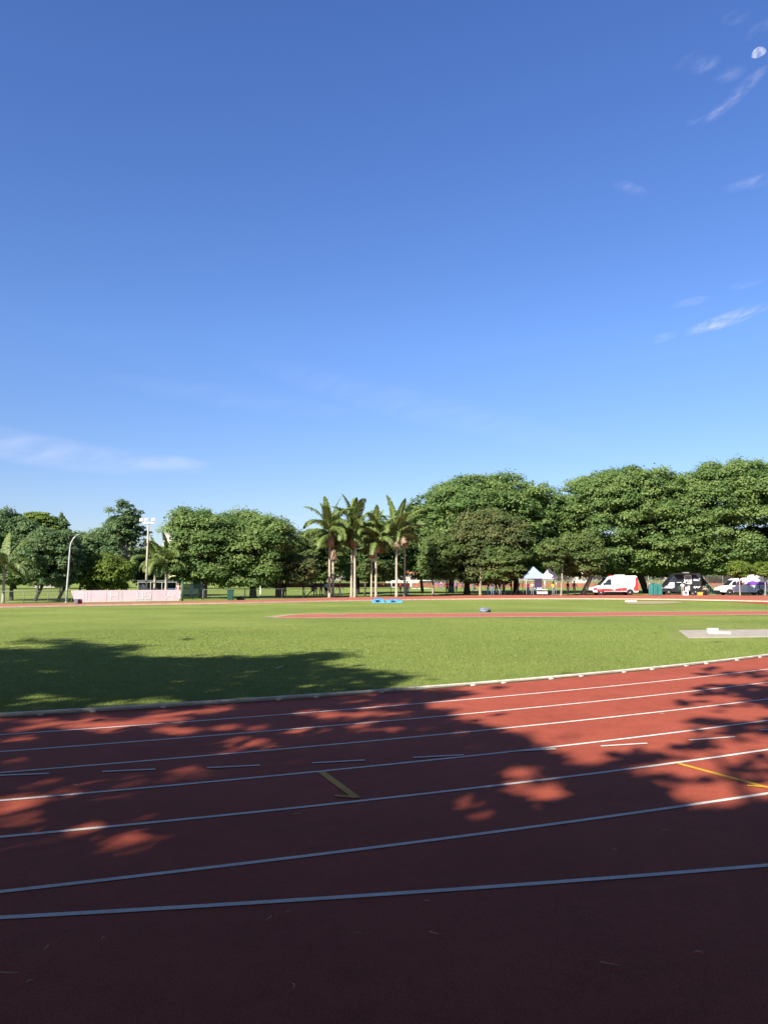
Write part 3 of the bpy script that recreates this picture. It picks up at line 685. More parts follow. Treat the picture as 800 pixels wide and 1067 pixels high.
N['Principled BSDF'].inputs['Base Color'].default_value = (.10, .12, .10, 1); N['Principled BSDF'].inputs['Roughness'].default_value = .6
L.new(al, N['Principled BSDF'].inputs['Alpha'])
def mesh_panel(name, a, b, z0, z1, parent):
    a, b = Vector(a), Vector(b); l = (b-a).length
    me = bpy.data.meshes.new(name); me.from_pydata([(a.x, a.y, z0), (b.x, b.y, z0), (b.x, b.y, z1), (a.x, a.y, z1)], [], [(0, 1, 2, 3)])
    uv = me.uv_layers.new(); 
    for i, c in enumerate(((0, z0), (l, z0), (l, z1), (0, z1))): uv.data[i].uv = c
    return link(name, me, WIREM, parent)
def wire_fence(label, pts, step=3.0, h=1.0, m=GALV, mesh=True, r=.035):
    P = [Vector((*p[:2], 0)) for p in pts]; root = empty('chain_link_fence', P[0], 0, label, 'fence'); o = P[0]
    for a, b in zip(P[:-1], P[1:]):
        n = max(1, round((b-a).length/step)); d = (b-a)/n
        for i in range(n + (1 if b is P[-1] else 0)):
            q = a+d*i-o; mb = MB(); mb.tube([(q.x, q.y, -.1), (q.x, q.y, h+.04)], r, 6); mb.build('post', m, root)
        mb = MB(); mb.tube([a-o+Vector((0, 0, h)), b-o+Vector((0, 0, h))], r*.8, 6); mb.tube([a-o+Vector((0, 0, .1)), b-o+Vector((0, 0, .1))], r*.4, 5); mb.build('rail', m, root)
        if mesh: mesh_panel('wire_mesh', a-o, b-o, .1, h, root)
    return root
FPOST = mat('dull_grey_green_steel', (.13, .15, .13), .6, .2, 5)
def PX(x, D): p = PT(x, HZ, D); return Vector((p.x, D, 0))
def off_track(x, extra): 
    y = np.interp(x, [-200, 0, 120, 240, 360, 480, 600, 700, 800, 900], [632, 629.6, 628.2, 625.9, 622.6, 620.6, 619.7, 619.8, 620.6, 623]); return PX(x, DY(y)+extra)
wire_fence('low chain link fence with top rail in front of the far left trees', [off_track(-60, 1.2), off_track(0, 1.2), off_track(76, 1.2)], 2.1, 1.0, FPOST, r=.03)
wire_fence('thin chain link fence between the green windscreen and the leftmost palm', [off_track(212, 2.4), off_track(270, 2.4), off_track(338, 2.4)], 3.0, 1.0, FPOST, r=.03)
wire_fence('low dark railing behind the palm trunks and the seated person in red', [off_track(372, 4), off_track(440, 4)], 2.6, .95, DGREEN, False)
# pink banner run
PINK = mat('pink_banner_cloth', (.82, .64, .67), .7, .08, .8); PALE = mat('pale_banner_print', (.82, .70, .73), .7, .05, 4); SEAM = mat('banner_seam_grey', (.42, .22, .25), .7, .1, 4)
bA, bB = off_track(79, 1.0), off_track(188.5, 1.6); bdir = (bB-bA).normalized(); bl = (bB-bA).length; bh = 1.04
root = empty('banner_fence', bA, math.atan2(bdir.y, bdir.x), 'long pink and white advertising banner along the far track edge', 'banner'); npan = 7
for i in range(npan):
    x0, x1 = bl*i/npan, bl*(i+1)/npan; mb = MB()
    lean = -.35 if i == 0 else 0; rl = .06 if i == npan-1 else 0
    f = [Vector((x0+.015, 0, .04)), Vector((x1-.015-rl, 0, .04)), Vector((x1-.015, .0, bh)), Vector((x0+.015+lean, 0, bh))]
    mb.prism(f, [v+Vector((0, .03, 0)) for v in f]); mb.build('banner_panel', PINK, root)
    mb = MB(); mb.box((x1, .05, bh/2), (.04, .05, bh)); mb.build('banner_post', SEAM, root)
def glyph(parent, ch, x, z, h, w, m, y=-.006, t=.008, sw=.10):
    """block letter made of strokes, on a plane facing -Y"""
    S = {'H': [((0, 0), (0, 1)), ((1, 0), (1, 1)), ((0, .5), (1, .5))], 'T': [((.5, 0), (.5, 1)), ((0, 1), (1, 1))], 'I': [((.5, 0), (.5, 1))], 'U': [((0, 1), (0, 0)), ((0, 0), (1, 0)), ((1, 0), (1, 1))],
         'S': [((1, 1), (0, 1)), ((0, 1), (0, .5)), ((0, .5), (1, .5)), ((1, .5), (1, 0)), ((1, 0), (0, 0))], 'A': [((0, 0), (.5, 1)), ((.5, 1), (1, 0)), ((.25, .4), (.75, .4))],
         'N': [((0, 0), (0, 1)), ((0, 1), (1, 0)), ((1, 0), (1, 1))], '-': [((0, .5), (1, .5))]}[ch]
    mb = MB()
    for k, (a, b) in enumerate(S):
        A, B = Vector((x+a[0]*w, 0, z+a[1]*h)), Vector((x+b[0]*w, 0, z+b[1]*h)); d = (B-A); l = d.length+sw*.9; an = math.atan2(d.z, d.x)
        mb.box(((A.x+B.x)/2, y-.0012*k, (A.z+B.z)/2), (l, t, sw), rot=Matrix.Rotation(-an, 3, 'Y'))
    return mb.build('banner_letter', m, parent)
def bx_at(px): return (px-79)/(188.5-79)*bl
for ch, px_, w in (('I', 87.3, .5), ('H', 114.5, .55), ('U', 141.8, .5), ('I', 145.6, .35), ('S', 150.2, .45), ('A', 173, .7), ('N', 181, .6)):
    glyph(root, ch, bx_at(px_), .27, .58, w, PALE)
mb = MB(); mb.box((bx_at(83.5), -.004, .6), (.8, .006, .9)); mb.build('pale_print', PALE, root)
p = PX(81, DY(629.2)); mb = MB(); mb.box((0, 0, .17), (.34, .3, .34), bev=.04); mb.box((0, 0, .36), (.36, .32, .04), bev=.01)
o = tag(mb.build('box', mat('dark_grey_box', (.10, .10, .12), .6, .2, 5)), 'small dark grey box at the left foot of the pink banner', 'box'); o.location = p
p = PX(84.6, DY(629.1)); mb = MB(); mb.lathe([(.12, 0), (.16, .04), (.17, .3), (.13, .36), (.05, .4)], 10)
o = tag(mb.build('bag', mat('maroon_bag_cloth', (.25, .05, .09), .8, .2, 5)), 'small maroon bag beside the grey box at the pink banner', 'bag'); o.location = p

def curved_lamp():
    D = DY(629)+3.2; b = PX(70.3, D); zt = PT(70, 561, D).z; root = empty('street_lamp', b, 0, 'tall grey street lamp with curved arm beside the pink banner', 'street lamp')
    arm = PT(83, 557.5, D); ex = arm.x-b.x; ez = arm.z
    mb = MB(); mb.tube([(0, 0, -.2), (0, 0, 1), (.08, 0, zt*.5), (.15, 0, zt*.86), (.22, 0, zt*.93), (.42, 0, zt*1.0), (ex*.7, 0, ez-.05)], [.10, .09, .075, .065, .06, .05, .045], 10); mb.build('pole', GALV, root)
    mb = MB(); mb.lathe([(.15, 0), (.15, .03), (.1, .08)], 10); mb.build('base_plate', GALV, root)
    mb = MB(); mb.prism([Vector(v) for v in ((ex*.65, -.09, ez-.1), (ex*.75, -.14, ez-.04), (ex+.05, -.12, ez+.03), (ex+.1, -.05, ez+.08), (ex*.7, -.05, ez+.03))], [Vector(v) for v in ((ex*.65, .09, ez-.1), (ex*.75, .14, ez-.04), (ex+.05, .12, ez+.03), (ex+.1, .05, ez+.08), (ex*.7, .05, ez+.03))]); mb.build('lamp_head', GALV, root)
curved_lamp()
def flood_mast():
    D = 74; b = PX(152.8, D); zt = PT(152, 545, D).z; root = empty('floodlight_mast', b, 0, 'tall thin floodlight mast with white lamp boxes behind the pink banner', 'floodlight')
    mb = MB(); mb.tube([(0, 0, -.2), (0, 0, zt*.5), (.05, 0, zt)], [.13, .105, .08], 10); mb.build('mast', mat('mast_beige', (.36, .30, .24), .6, .15, 4), root)
    mb = MB(); mb.box((.05, 0, zt+.02), (1.15, .08, .08)); mb.box((.0, 0, zt-.02), (.42, .3, .16), bev=.03); mb.build('crossbar', WHITEP, root)
    for x, tilt, m in ((-.62, .3, WHITEW), (-.14, .1, GALV), (.52, .35, WHITEW)):
        rot = Matrix.Rotation(-tilt, 3, 'X'); h = MB(); h.prism([rot @ Vector(v) for v in ((-.2, -.12, -.2), (.2, -.12, -.2), (.2, -.12, .2), (-.2, -.12, .2))], [rot @ Vector(v) for v in ((-.13, .16, -.12), (.13, .16, -.12), (.13, .16, .12), (-.13, .16, .12))])
        f = h.build('floodlight', m, root); f.location = (x, 0, zt+.28); f.scale = (.85, .85, .85)
        q = MB(); q.box((0, -.132, 0), (.34, .02, .34), rot=Matrix.Identity(3)); gl = q.build('glass', mat('floodlight_glass', (.30, .30, .28), .2, .1, 4) if not bpy.data.materials.get('floodlight_glass') else bpy.data.materials['floodlight_glass'], f); gl.rotation_euler = (-tilt, 0, 0)
        q = MB(); q.tube([(0, 0, -.3), (0, .05, -.05)], .03, 6); q.build('bracket', GALV, f)
    for k in (.72, .42):
        q = MB(); q.box((-.06, 0, zt*k), (.2, .2, .3), bev=.03); q.build('junction_box', BLACKP, root)
flood_mast()
# dugout behind the banner
D = 84; a, b = PX(144, D), PX(184.5, D); w = (b-a).length; root = empty('dugout', a, 0, 'white framed shelter with dark interior behind the right half of the pink banner', 'shelter')
zt = PT(160, 606.9, D).z
for x in (.03, w*.33, w*.62, w-.03):
    mb = MB(); mb.box((x, 0, zt/2), (.06, .06, zt)); mb.build('post', GALV, root)
mb = MB(); mb.box((w/2, 0, zt+.04), (w+.1, .06, .06)); mb.build('top_beam', GALV, root)
mb = MB(); mb.box((w/2, .8, zt+.14), (w+.2, 1.6, .06), rot=Matrix.Rotation(R(-5), 3, 'X')); mb.build('roof', mat('shelter_roof_grey', (.10, .11, .13), .6, .2, 3), root)
mb = MB(); mb.box((w/2, 1.5, zt/2), (w, .06, zt)); mb.build('back_panel', mat('navy_panel', (.02, .028, .06), .6, .25, 2), root)
mb = MB(); mb.box((w*.78, .9, .45), (w*.4, .4, .06)); mb.box((w*.78, 1.05, .75), (w*.4, .06, .5)); mb.build('bench', mat('blue_bench', (.07, .11, .24), .5, .2, 3), root)
p = PX(173.9, 77); root = empty('pennant', p, 0, 'pale yellow pennant hanging beside a small palm trunk', 'flag')
mb = MB(); mb.tube([(0, 0, -.1), (0, 0, 2.6)], .025, 6); mb.build('pole', GALV, root)
mb = MB(); f = [Vector(v) for v in ((.03, 0, 1.9), (.20, .05, 2.05), (.60, .02, 2.38), (.95, .08, 2.33), (.5, .03, 2.26), (.35, -.02, 2.3), (.03, 0, 2.5))]; mb.prism(f, [v+Vector((0, .015, 0)) for v in f]); mb.build('cloth', mat('pale_yellow_cloth', (.75, .66, .36), .7, .1, 4), root)
# green post and windscreen
p = off_track(190.6, .9); mb = MB(); mb.tube([(0, 0, -.2), (0, 0, 1.82)], .075, 8); mb.lathe([(.09, 1.82), (.09, 1.86), (.03, 1.9)], 8)
o = tag(mb.build('green_post', DGREEN), 'dark green post at the right end of the pink banner', 'post'); o.location = p
a, b = off_track(191.5, 5), off_track(211, 6); d = (b-a); root = empty('windscreen', a, math.atan2(d.y, d.x), 'dark green fabric windscreen with faint emblem right of the pink banner', 'screen'); w = d.length
for x in (0, w/2, w): mb = MB(); mb.tube([(x, .04, -.1), (x, .04, 1.7)], .04, 6); mb.build('post', DGREEN, root)
scr = mat('blue_green_screen', (.055, .10, .088), .8, .35, 1.5); scr.node_tree.nodes['Principled BSDF'].inputs['Alpha'].default_value = .62
mb = MB(); mb.box((w/2, 0, .85), (w, .02, 1.4)); mb.build('fabric', scr, root)
mb = MB(); f = [Vector((w*.42+.32*math.cos(t), -.014, .85+.42*math.sin(t))) for t in np.linspace(0, 6.283, 13)[:-1]]; mb.prism(f, [v+Vector((0, .006, 0)) for v in f])
mb.box((w*.42, -.019, .85), (.14, .006, .5)); mb.build('emblem', mat('faint_emblem', (.16, .23, .24), .8, .2, 4), root)
# bins, bags, posts
p = off_track(240.5, 1.6); root = empty('wheeled_bin', p, R(8), 'dark green wheeled rubbish bin standing under the bright round tree', 'bin')
mb = MB(); f = [(-.24, -.24), (.24, -.24), (.24, .24), (-.24, .24)]; mb.prism([Vector((x, y, .06)) for x, y in f], [Vector((x*1.25, y*1.25, .92)) for x, y in f]); mb.build('body', DGREEN, root, .02)
mb = MB(); mb.box((0, .02, .96), (.68, .68, .08), bev=.03, rot=Matrix.Rotation(R(4), 3, 'X')); mb.build('lid', DGREEN, root)
for s in (-.24, .24): mb = MB(); mb.lathe([(.1, -.03), (.1, .03)], 12, 'Y'); o = mb.build('wheel', TYRE, root); o.location = (s, .28, .1); o.rotation_euler = (0, 0, R(90))
def lumpy(name, label, cat, p, size, m, seed, extra=None):
    rng = np.random.default_rng(seed); bm = bmesh.new(); bmesh.ops.create_icosphere(bm, subdivisions=3, radius=1)
    ks = rng.normal(size=(5, 3))*2.2; ph = rng.uniform(0, 6, 5)
    for v in bm.verts:
        f = 1+sum(.06*math.sin(v.co.dot(Vector(k))+q) for k, q in zip(ks, ph)); v.co *= f
        v.co = Vector((v.co.x*size[0]/2, v.co.y*size[1]/2, max(-.55, v.co.z)*size[2]*.62+size[2]*.341))
    for f in bm.faces: f.smooth = True
    me = bpy.data.meshes.new(name); bm.to_mesh(me); bm.free(); o = link(name, me, m); o.location = p; return tag(o, label, cat)
lumpy('rubbish_bag', 'low dark bag lying right of the green wheeled bin', 'bag', off_track(251.2, 1.6), (.75, .5, .36), mat('black_bag', (.02, .022, .03), .4, .3, 6), 3)
for x, yt, yb, lab in ((255.6, 613, 621.6, 'short white post right of the green wheeled bin'), (271.6, 610.2, 619.5, 'white post between the two trunks of the big round tree')):
    D = DY(yb); o = MB(); zt = PT(x, yt, D).z; o.box((0, 0, zt/2), (.11, .11, zt), bev=.015); o.box((0, 0, zt+.02), (.15, .15, .04), bev=.01); o = tag(o.build('white_post', WHITEP), lab, 'post'); o.location = PX(x, D)
# blue mats and grey covered mat
BLUE = mat('bright_blue_vinyl', (.08, .30, .62), .4, .15, 1.5); NAVY = mat('navy_straps', (.03, .07, .22), .6, .2, 4)
def jump_mat(x0, x1, yb, label, seed, h):
    rng = np.random.default_rng(seed); D = DY(yb); a, b = PX(x0, D), PX(x1, D); w = b.x-a.x; root = empty('crash_mat', (a.x, D, 0), 0, label, 'crash mat', 'blue jumping mats')
    bm = bmesh.new(); nx, ny = 18, 8; vs = [[bm.verts.new((w*i/nx, 2.2*j/ny, h*(.75+.35*math.sin(i*.9+seed)*math.cos(j*.8)+.12*rng.normal())*(1-abs(2*i/nx-1)**4*.55))) for j in range(ny+1)] for i in range(nx+1)]
    for i in range(nx):
        for j in range(ny): bm.faces.new((vs[i][j], vs[i+1][j], vs[i+1][j+1], vs[i][j+1])).smooth = True
    per = [vs[i][0] for i in range(nx+1)]+[vs[nx][j] for j in range(1, ny+1)]+[vs[i][ny] for i in range(nx-1, -1, -1)]+[vs[0][j] for j in range(ny-1, 0, -1)]
    bt = [bm.verts.new((v.co.x, v.co.y, 0)) for v in per]
    for i in range(len(per)): bm.faces.new((per[i], bt[i], bt[(i+1) % len(per)], per[(i+1) % len(per)]))
    me = bpy.data.meshes.new('cover'); bm.to_mesh(me); bm.free(); link('cover', me, BLUE, root)
    mb = MB()
    for k in (.38, .5): mb.box((w*k, -.012, h*.45), (.28, .02, h*.5))
    mb.build('dark_print', NAVY, root)
jump_mat(387.5, 401, 628.2, 'bright blue crumpled crash mat at the far track edge, left one', 1, .34)
jump_mat(402, 419, 628.0, 'bright blue flattened crash mat to the right of the other blue mat', 5, .26)
o = lumpy('covered_equipment', 'grey tarpaulin covered heap beside the red jumping runway', 'covered heap', PX(505, DY(637.6)), (.66, .6, .27), mat('grey_tarpaulin', (.14, .15, .20), .5, .2, 5), 8)
mb = MB(); mb.box((.2, -.26, .07), (.14, .08, .1), bev=.02); mb.box((-.06, -.292, .13), (.12, .04, .05), bev=.01); mb.build('dark_opening', BLACKP, o)
p = G(657, 627.2); root = empty('takeoff_board', p, 0, 'small white board lying on the sandy patch beyond the runway', 'board')
mb = MB(); mb.box((0, 0, .06), (.95, .3, .12), bev=.02); mb.build('board', WHITEP, root)
# football goals
def goal(label, x0, x1, D, yt, depth):
    a, b = PX(x0, D), PX(x1, D); w = b.x-a.x; zt = PT(x0, yt, D).z; root = empty('football_goal', a, 0, label, 'goal'); r = .09
    for x in (0, w): mb = MB(); mb.tube([(x, 0, 0), (x, 0, zt)], r, 8); mb.build('post', WHITEP, root)
    mb = MB(); mb.tube([(-.1, 0, zt), (w+.1, 0, zt)], r, 8); mb.build('crossbar', WHITEP, root)
    for x in (0, w): mb = MB(); mb.tube([(x, 0, zt), (x, depth*.4, zt), (x, depth, .05)], .05, 6); mb.tube([(x, 0, .05), (x, depth, .05)], .05, 6); mb.build('back_stay', WHITEP, root)
    mb = MB(); mb.tube([(0, depth, .05), (w, depth, .05)], .05, 6); mb.build('back_bar', WHITEP, root)
goal('large white football goal frame seen between the palms and the domed tree', 428.6, 451.5, 172, 604.9, 2.0)
goal('fainter white football goal frame left of the large goal', 408, 427.4, 205, 605.4, 2.0)

# distant court wall, mesh fence, houses
wallm = mat('reddish_court_wall', (.36, .13, .085), .9, .2, .5); a, b = PX(268, 205), PX(900, 215)
mb = MB(); mb.box(((a.x+b.x)/2, 210, .55), ((b.x-a.x), .3, 1.1)); tag(mb.build('court_wall', wallm), 'low reddish wall of the sports court far beyond the trees', 'wall')
ms = bpy.data.materials.new('court_mesh'); nt, N, L = nodes_of(ms); N['Principled BSDF'].inputs['Base Color'].default_value = (.13, .105, .095, 1)
ck = N.new('ShaderNodeTexBrick'); ck.offset = 0; ck.inputs['Scale'].default_value = 6; ck.inputs['Mortar Size'].default_value = .028; ck.inputs['Color1'].default_value = (0, 0, 0, 1); ck.inputs['Color2'].default_value = (0, 0, 0, 1); ck.inputs['Mortar'].default_value = (1, 1, 1, 1)
tcu = N.new('ShaderNodeTexCoord'); L.new(tcu.outputs['UV'], ck.inputs[0]); L.new(ck.outputs[0], N['Principled BSDF'].inputs['Alpha'])
root = empty('court_fence', (a.x, 208, 0), 0, 'tall brownish mesh court fence above the low reddish wall', 'fence'); w = b.x-a.x; posts = MB()
me = bpy.data.meshes.new('mesh_screen'); me.from_pydata([(0, 0, 1.1), (w, 0, 1.1), (w, 0, 3.3), (0, 0, 3.3)], [], [(0, 1, 2, 3)]); uv = me.uv_layers.new()
for i, c in enumerate(((0, 0), (w, 0), (w, 2.2), (0, 2.2))): uv.data[i].uv = c
link('mesh_screen', me, ms, root)
for i in range(0, int(w/5)): mb = MB(); mb.tube([(i*5, .1, 0), (i*5, .1, 3.4)], .06, 5); mb.build('post', GALV, root)
ROOF = mat('red_clay_roof_tiles', (.50, .17, .11), .85, .25, 2); WALLC = mat('cream_wall', (.62, .55, .47), .9, .12, 1); WALLP = mat('pink_wall', (.60, .36, .31), .9, .12, 1)
def house(label, x0, x1, yr, ye, D, wm, depth=9, windows=3, hip=.25):
    a, b = PX(x0, D), PX(x1, D); w = b.x-a.x; ze, zr = PT(x0, ye, D).z, PT(x0, yr, D).z; root = empty('house', a, 0, label, 'house')
    mb = MB(); mb.box((w/2, depth/2, ze/2), (w, depth, ze)); mb.build('wall', wm, root)
    e = .5; mb = MB(); vs = [(-e, -e, ze), (w+e, -e, ze), (w+e, depth+e, ze), (-e, depth+e, ze), (w*hip, depth/2, zr), (w*(1-hip), depth/2, zr)]
    mb.add([Vector(v)+Vector((0, 0, .01)) for v in vs], [(0, 1, 5, 4), (1, 2, 5), (2, 3, 4, 5), (3, 0, 4), (3, 2, 1, 0)]); mb.build('roof', ROOF, root)
    for k in range(windows):
        x = w*(k+.5)/windows; mb = MB(); mb.box((x, -.02, ze*.55), (w/windows*.42, .06, ze*.3)); f = mb.build('window', GLASS, root)
        mb = MB(); mb.box((x, -.05, ze*.55-ze*.17), (w/windows*.5, .12, .08)); mb.build('sill', WHITEP, f)
house('low house with red tiled roof and cream walls behind the football goals', 402, 436, 591.5, 597.5, 235, WALLC)
house('pinkish house with red tiled roof behind the grey olive tree', 440, 470, 590.5, 597.5, 240, WALLP)
house('small house with red roof above the ambulance cab', 600, 614, 589.5, 593.5, 232, WALLC, windows=2)
house('house with red tiled roof above the black food truck', 708, 738, 583.5, 590.5, 228, WALLP)
house('brick coloured house at the far right behind the vans', 742, 775, 594, 598, 234, mat('brick_wall', (.42, .19, .12), .9, .2, 2))
house('long dull house glimpsed under the far left trees', 36, 58, 604, 607.5, 190, mat('dull_wall', (.30, .28, .25), .9, .15, 1), windows=4)
D = 330; a, b = PX(169, D), PX(179, D); w = b.x-a.x; zt = PT(165, 557, D).z; root = empty('apartment_block', a, 0, 'cream apartment block peeking over the trees right of the floodlight mast', 'building')
mb = MB(); mb.box((w/2, 5, zt/2), (w, 10, zt)); mb.build('wall', WALLC, root); mb = MB(); mb.box((w/2, 5, zt+.2), (w+.6, 10.6, .4)); mb.build('parapet', WALLP, root)
for r_ in range(7):
    for k in range(2): mb = MB(); mb.box((w*(k+.5)/2, -.02, zt-1.6-r_*2.9), (w*.22, .06, 1.2)); mb.build('window', GLASS, root)

# ---------------------------------------------------------------- vehicles (front at local x = 0, seen side at -y)
def wheel(root, x, y, r, rimm=RIM, w=.22):
    o = MB(); o.lathe([(r*.60, -w/2), (r*.92, -w/2), (r, -w*.36), (r, w*.36), (r*.92, w/2), (r*.60, w/2)], 24, 'Y'); o = o.build('wheel', TYRE, root); o.location = (x, y, r)
    q = MB(); q.lathe([(r*.62, -w*.40), (r*.58, -w*.47), (r*.2, -w*.44), (r*.16, -w*.55), (.01, -w*.55)], 20, 'Y'); q.lathe([(r*.62, w*.40), (r*.2, w*.44), (.01, w*.5)], 20, 'Y')
    q.build('rim', rimm, o)
class Van:
    def __init__(s, name, label, cat, x0, D, L, W, lower, upper, wheels, wr, body, rz=0, rimm=RIM):
        b = PX(x0, D); s.root = empty(name, b, rz, label, cat); s.W = W/2; s.belt = max(z for _, z in lower); s.top = max(z for _, z in upper); s.L = L
        mb = MB(); n = [Vector((x, -s.W, z)) for x, z in lower]; mb.prism(n, [Vector((v.x, s.W, v.z)) for v in n]); lo = mb.build('body', body, s.root, .05)
        mb = MB(); n = [Vector((x, -s.w(z), z)) for x, z in upper]; mb.prism(n, [Vector((v.x, -v.y, v.z)) for v in n]); mb.build('cabin', body, s.root, .06)
        for x in wheels:
            for y in (-s.W+.115, s.W-.115): wheel(s.root, x, y, wr, rimm)
            mb = MB()                                       # dark wheel arch lip
            pts = [(x+(wr+.09)*math.cos(t), wr+(wr+.09)*math.sin(t)) for t in np.linspace(-.15, math.pi+.15, 15)]; pin = [(x+(wr+.02)*math.cos(t), wr+(wr+.02)*math.sin(t)) for t in np.linspace(math.pi+.15, -.15, 15)]
            n = [Vector((a, -s.W-.012, c)) for a, c in pts+pin]; mb.prism(n, [v+Vector((0, .06, 0)) for v in n]); mb.build('wheel_arch', BLACKP, s.root)
    def w(s, z): return s.W - max(0, (z-s.belt))/(s.top-s.belt+1e-6)*.14 - .004*(z > s.belt)
    def panel(s, name, pts, m, off=.008, parent=None, t=.03):
        n = [Vector((x, -s.w(z)-off if z > s.belt-.001 else -s.W-off, z)) for x, z in pts]; mb = MB(); mb.prism(n, [v+Vector((0, t, 0)) for v in n]); return mb.build(name, m, parent or s.root)
    def cross(s, name, a, b, m, inset=.12, off=.012):        # windscreen or rear glass between two profile points
        (xa, za), (xb, zb) = a, b; d = Vector((xb-xa, 0, zb-za)).normalized(); nn = Vector((-d.z, 0, d.x))*off; wa, wb = s.w(za)-inset, s.w(zb)-inset
        v = [Vector((xa, -wa, za)), Vector((xa, wa, za)), Vector((xb, wb, zb)), Vector((xb, -wb, zb))]; mb = MB(); mb.prism([q+nn for q in v], [q-nn*.8 for q in v]); return mb.build(name, m, s.root)
    def box(s, name, c, size, m, bev=.02, parent=None): mb = MB(); mb.box(c, size, bev=bev); return mb.build(name, m, parent or s.root)
def arch(x, r, zb, n=9): return [(x+r*math.cos(t), max(zb, r*.88+ (r)*math.sin(t)-.02)) for t in np.linspace(math.pi, 0, n)]
LAMPG = mat('lamp_lens', (.75, .76, .78), .15, .08, 6); REDL = mat('red_lens', (.45, .02, .02), .2, .1, 6)
WHV = mat('white_vehicle_paint', (.80, .80, .80), .3, .03, 2); GREYG = mat('grey_gaps_branch_shade', (.42, .44, .46), .4, .12, 3); REDV = mat('red_vehicle_paint', (.58, .035, .035), .3, .06, 2)
D = DY(620.2)-.2; W1 = 2.0; k = (PX(662, D).x-PX(615, D).x); s_ = k/5.8
def sc_(P): return [(x*s_, z*s_) for x, z in P]
low = sc_([(0.02, .42), (0.0, .8), (.12, 1.0), (.6, 1.18), (1.0, 1.26), (5.78, 1.26), (5.8, .5), (5.72, .38)] + [(4.72+.43*math.cos(t), .36+.42*math.sin(t)) for t in np.linspace(.05, math.pi-.05, 9)] + [(1.02+.43*math.cos(t), .36+.42*math.sin(t)) for t in np.linspace(.05, math.pi-.05, 9)])
upp = sc_([(1.0, 1.262), (1.85, 2.16), (2.15, 2.36), (2.7, 2.48), (5.5, 2.5), (5.68, 2.4), (5.78, 1.262)])
v = Van('ambulance', 'white and red ambulance van parked behind the far track under the giant tree', 'ambulance', 615, D, k, W1, low, upp, [1.02*s_, 4.72*s_], .36*s_, WHV)
v.panel('stripe', sc_([(.5, .52), (.5, .78), (1.55, .86), (2.6, .80), (3.3, .92), (4.3, .98), (4.3, .56)]), REDV); v.panel('stripe', sc_([(.06, .62), (.06, .92), (.5, .98), (.55, .7)]), REDV, .01)
v.panel('rear_stripe', sc_([(5.15, .56), (5.2, 1.0), (5.38, 1.25), (5.77, 1.25), (5.77, .56)]), REDV, .01); v.panel('rear_stripe', sc_([(5.36, 1.262), (5.44, 2.3), (5.66, 2.3), (5.76, 1.262)]), REDV, .01)
v.panel('sill', sc_([(1.5, .40), (1.5, .50), (4.25, .50), (4.25, .40)]), BLACKP)
v.panel('window', sc_([(1.28, 1.32), (1.98, 2.06), (2.38, 2.06), (2.38, 1.32)]), GLASS); v.cross('windscreen', upp[0], upp[1], GLASS)
d_ = v.panel('door', sc_([(1.16, .60), (1.16, 1.24), (2.44, 1.24), (2.44, .60)]), WHV, .004); v.panel('handle', sc_([(2.2, 1.08), (2.2, 1.13), (2.38, 1.13), (2.38, 1.08)]), BLACKP, .03, d_)
for x in (2.48, 3.62): v.panel('door_gap', sc_([(x, .6), (x, 1.25), (x+.025, 1.25), (x+.025, .6)]), GREYG, .0095)
for q in ([(4.2, 2.0), (4.5, 2.25), (4.75, 2.1), (5.1, 2.28), (5.0, 1.85), (5.25, 1.7), (4.85, 1.6), (4.6, 1.82)], [(4.85, 1.5), (5.2, 1.58), (5.2, 1.36), (4.95, 1.32)], [(2.5, 1.35), (2.9, 1.42), (2.85, 1.32)]): v.panel('print', sc_(q), GREYG, .009)  # grey scribbles paint tree-branch shade onto the white side
v.panel('emblem', sc_([(2.68, .6), (2.68, .84), (2.76, .84), (2.76, .6)]), WHV, .014); v.panel('emblem', sc_([(2.6, .68), (2.6, .76), (2.84, .76), (2.84, .68)]), WHV, .017)
v.box('bumper', (.02, 0, .5*s_), (.18, W1-.08, .26), BLACKP); v.box('bumper', (5.8*s_, 0, .48*s_), (.14, W1-.1, .2), BLACKP)
for y in (-.75, .75): v.box('headlight', (.14, y, .86*s_), (.2, .34, .2), LAMPG); v.box('tail_light', (5.76*s_, y*1.08, 1.3*s_), (.06, .14, .5), REDL)
v.box('light_bar', (2.45*s_, 0, 2.52*s_), (.28, 1.4, .13), REDL, .04); v.box('roof_unit', (3.7*s_, 0, 2.55*s_), (1.1, 1.1, .12), WHV, .04)
for y in (-1, 1): v.box('mirror', (1.35*s_, y*(v.W+.12), 1.5*s_), (.1, .2, .28), BLACKP)
# black food truck
D = DY(619.8)+1.6; k = PX(727.5, D).x-PX(687, D).x; s_ = k/5.1; BLK = mat('black_vehicle_paint', (.022, .024, .027), .35, .2, 2); SILV = mat('silver_panel', (.42, .44, .48), .35, .1, 3)
low = sc_([(0.05, .4), (0, .75), (.12, 1.0), (.5, 1.18), (5.08, 1.2), (5.1, .5), (5.0, .4)] + [(4.25+.4*math.cos(t), .34+.4*math.sin(t)) for t in np.linspace(.05, math.pi-.05, 9)] + [(.78+.4*math.cos(t), .34+.4*math.sin(t)) for t in np.linspace(.05, math.pi-.05, 9)])
upp = sc_([(.5, 1.202), (1.45, 2.35), (1.75, 2.62), (2.1, 2.75), (4.95, 2.78), (5.06, 2.68), (5.08, 1.202)])
v = Van('food_truck', 'black food truck with open serving hatch under the leaning dark trunk', 'food truck', 687, D, k, 2.0, low, upp, [.78*s_, 4.25*s_], .34*s_, BLK)
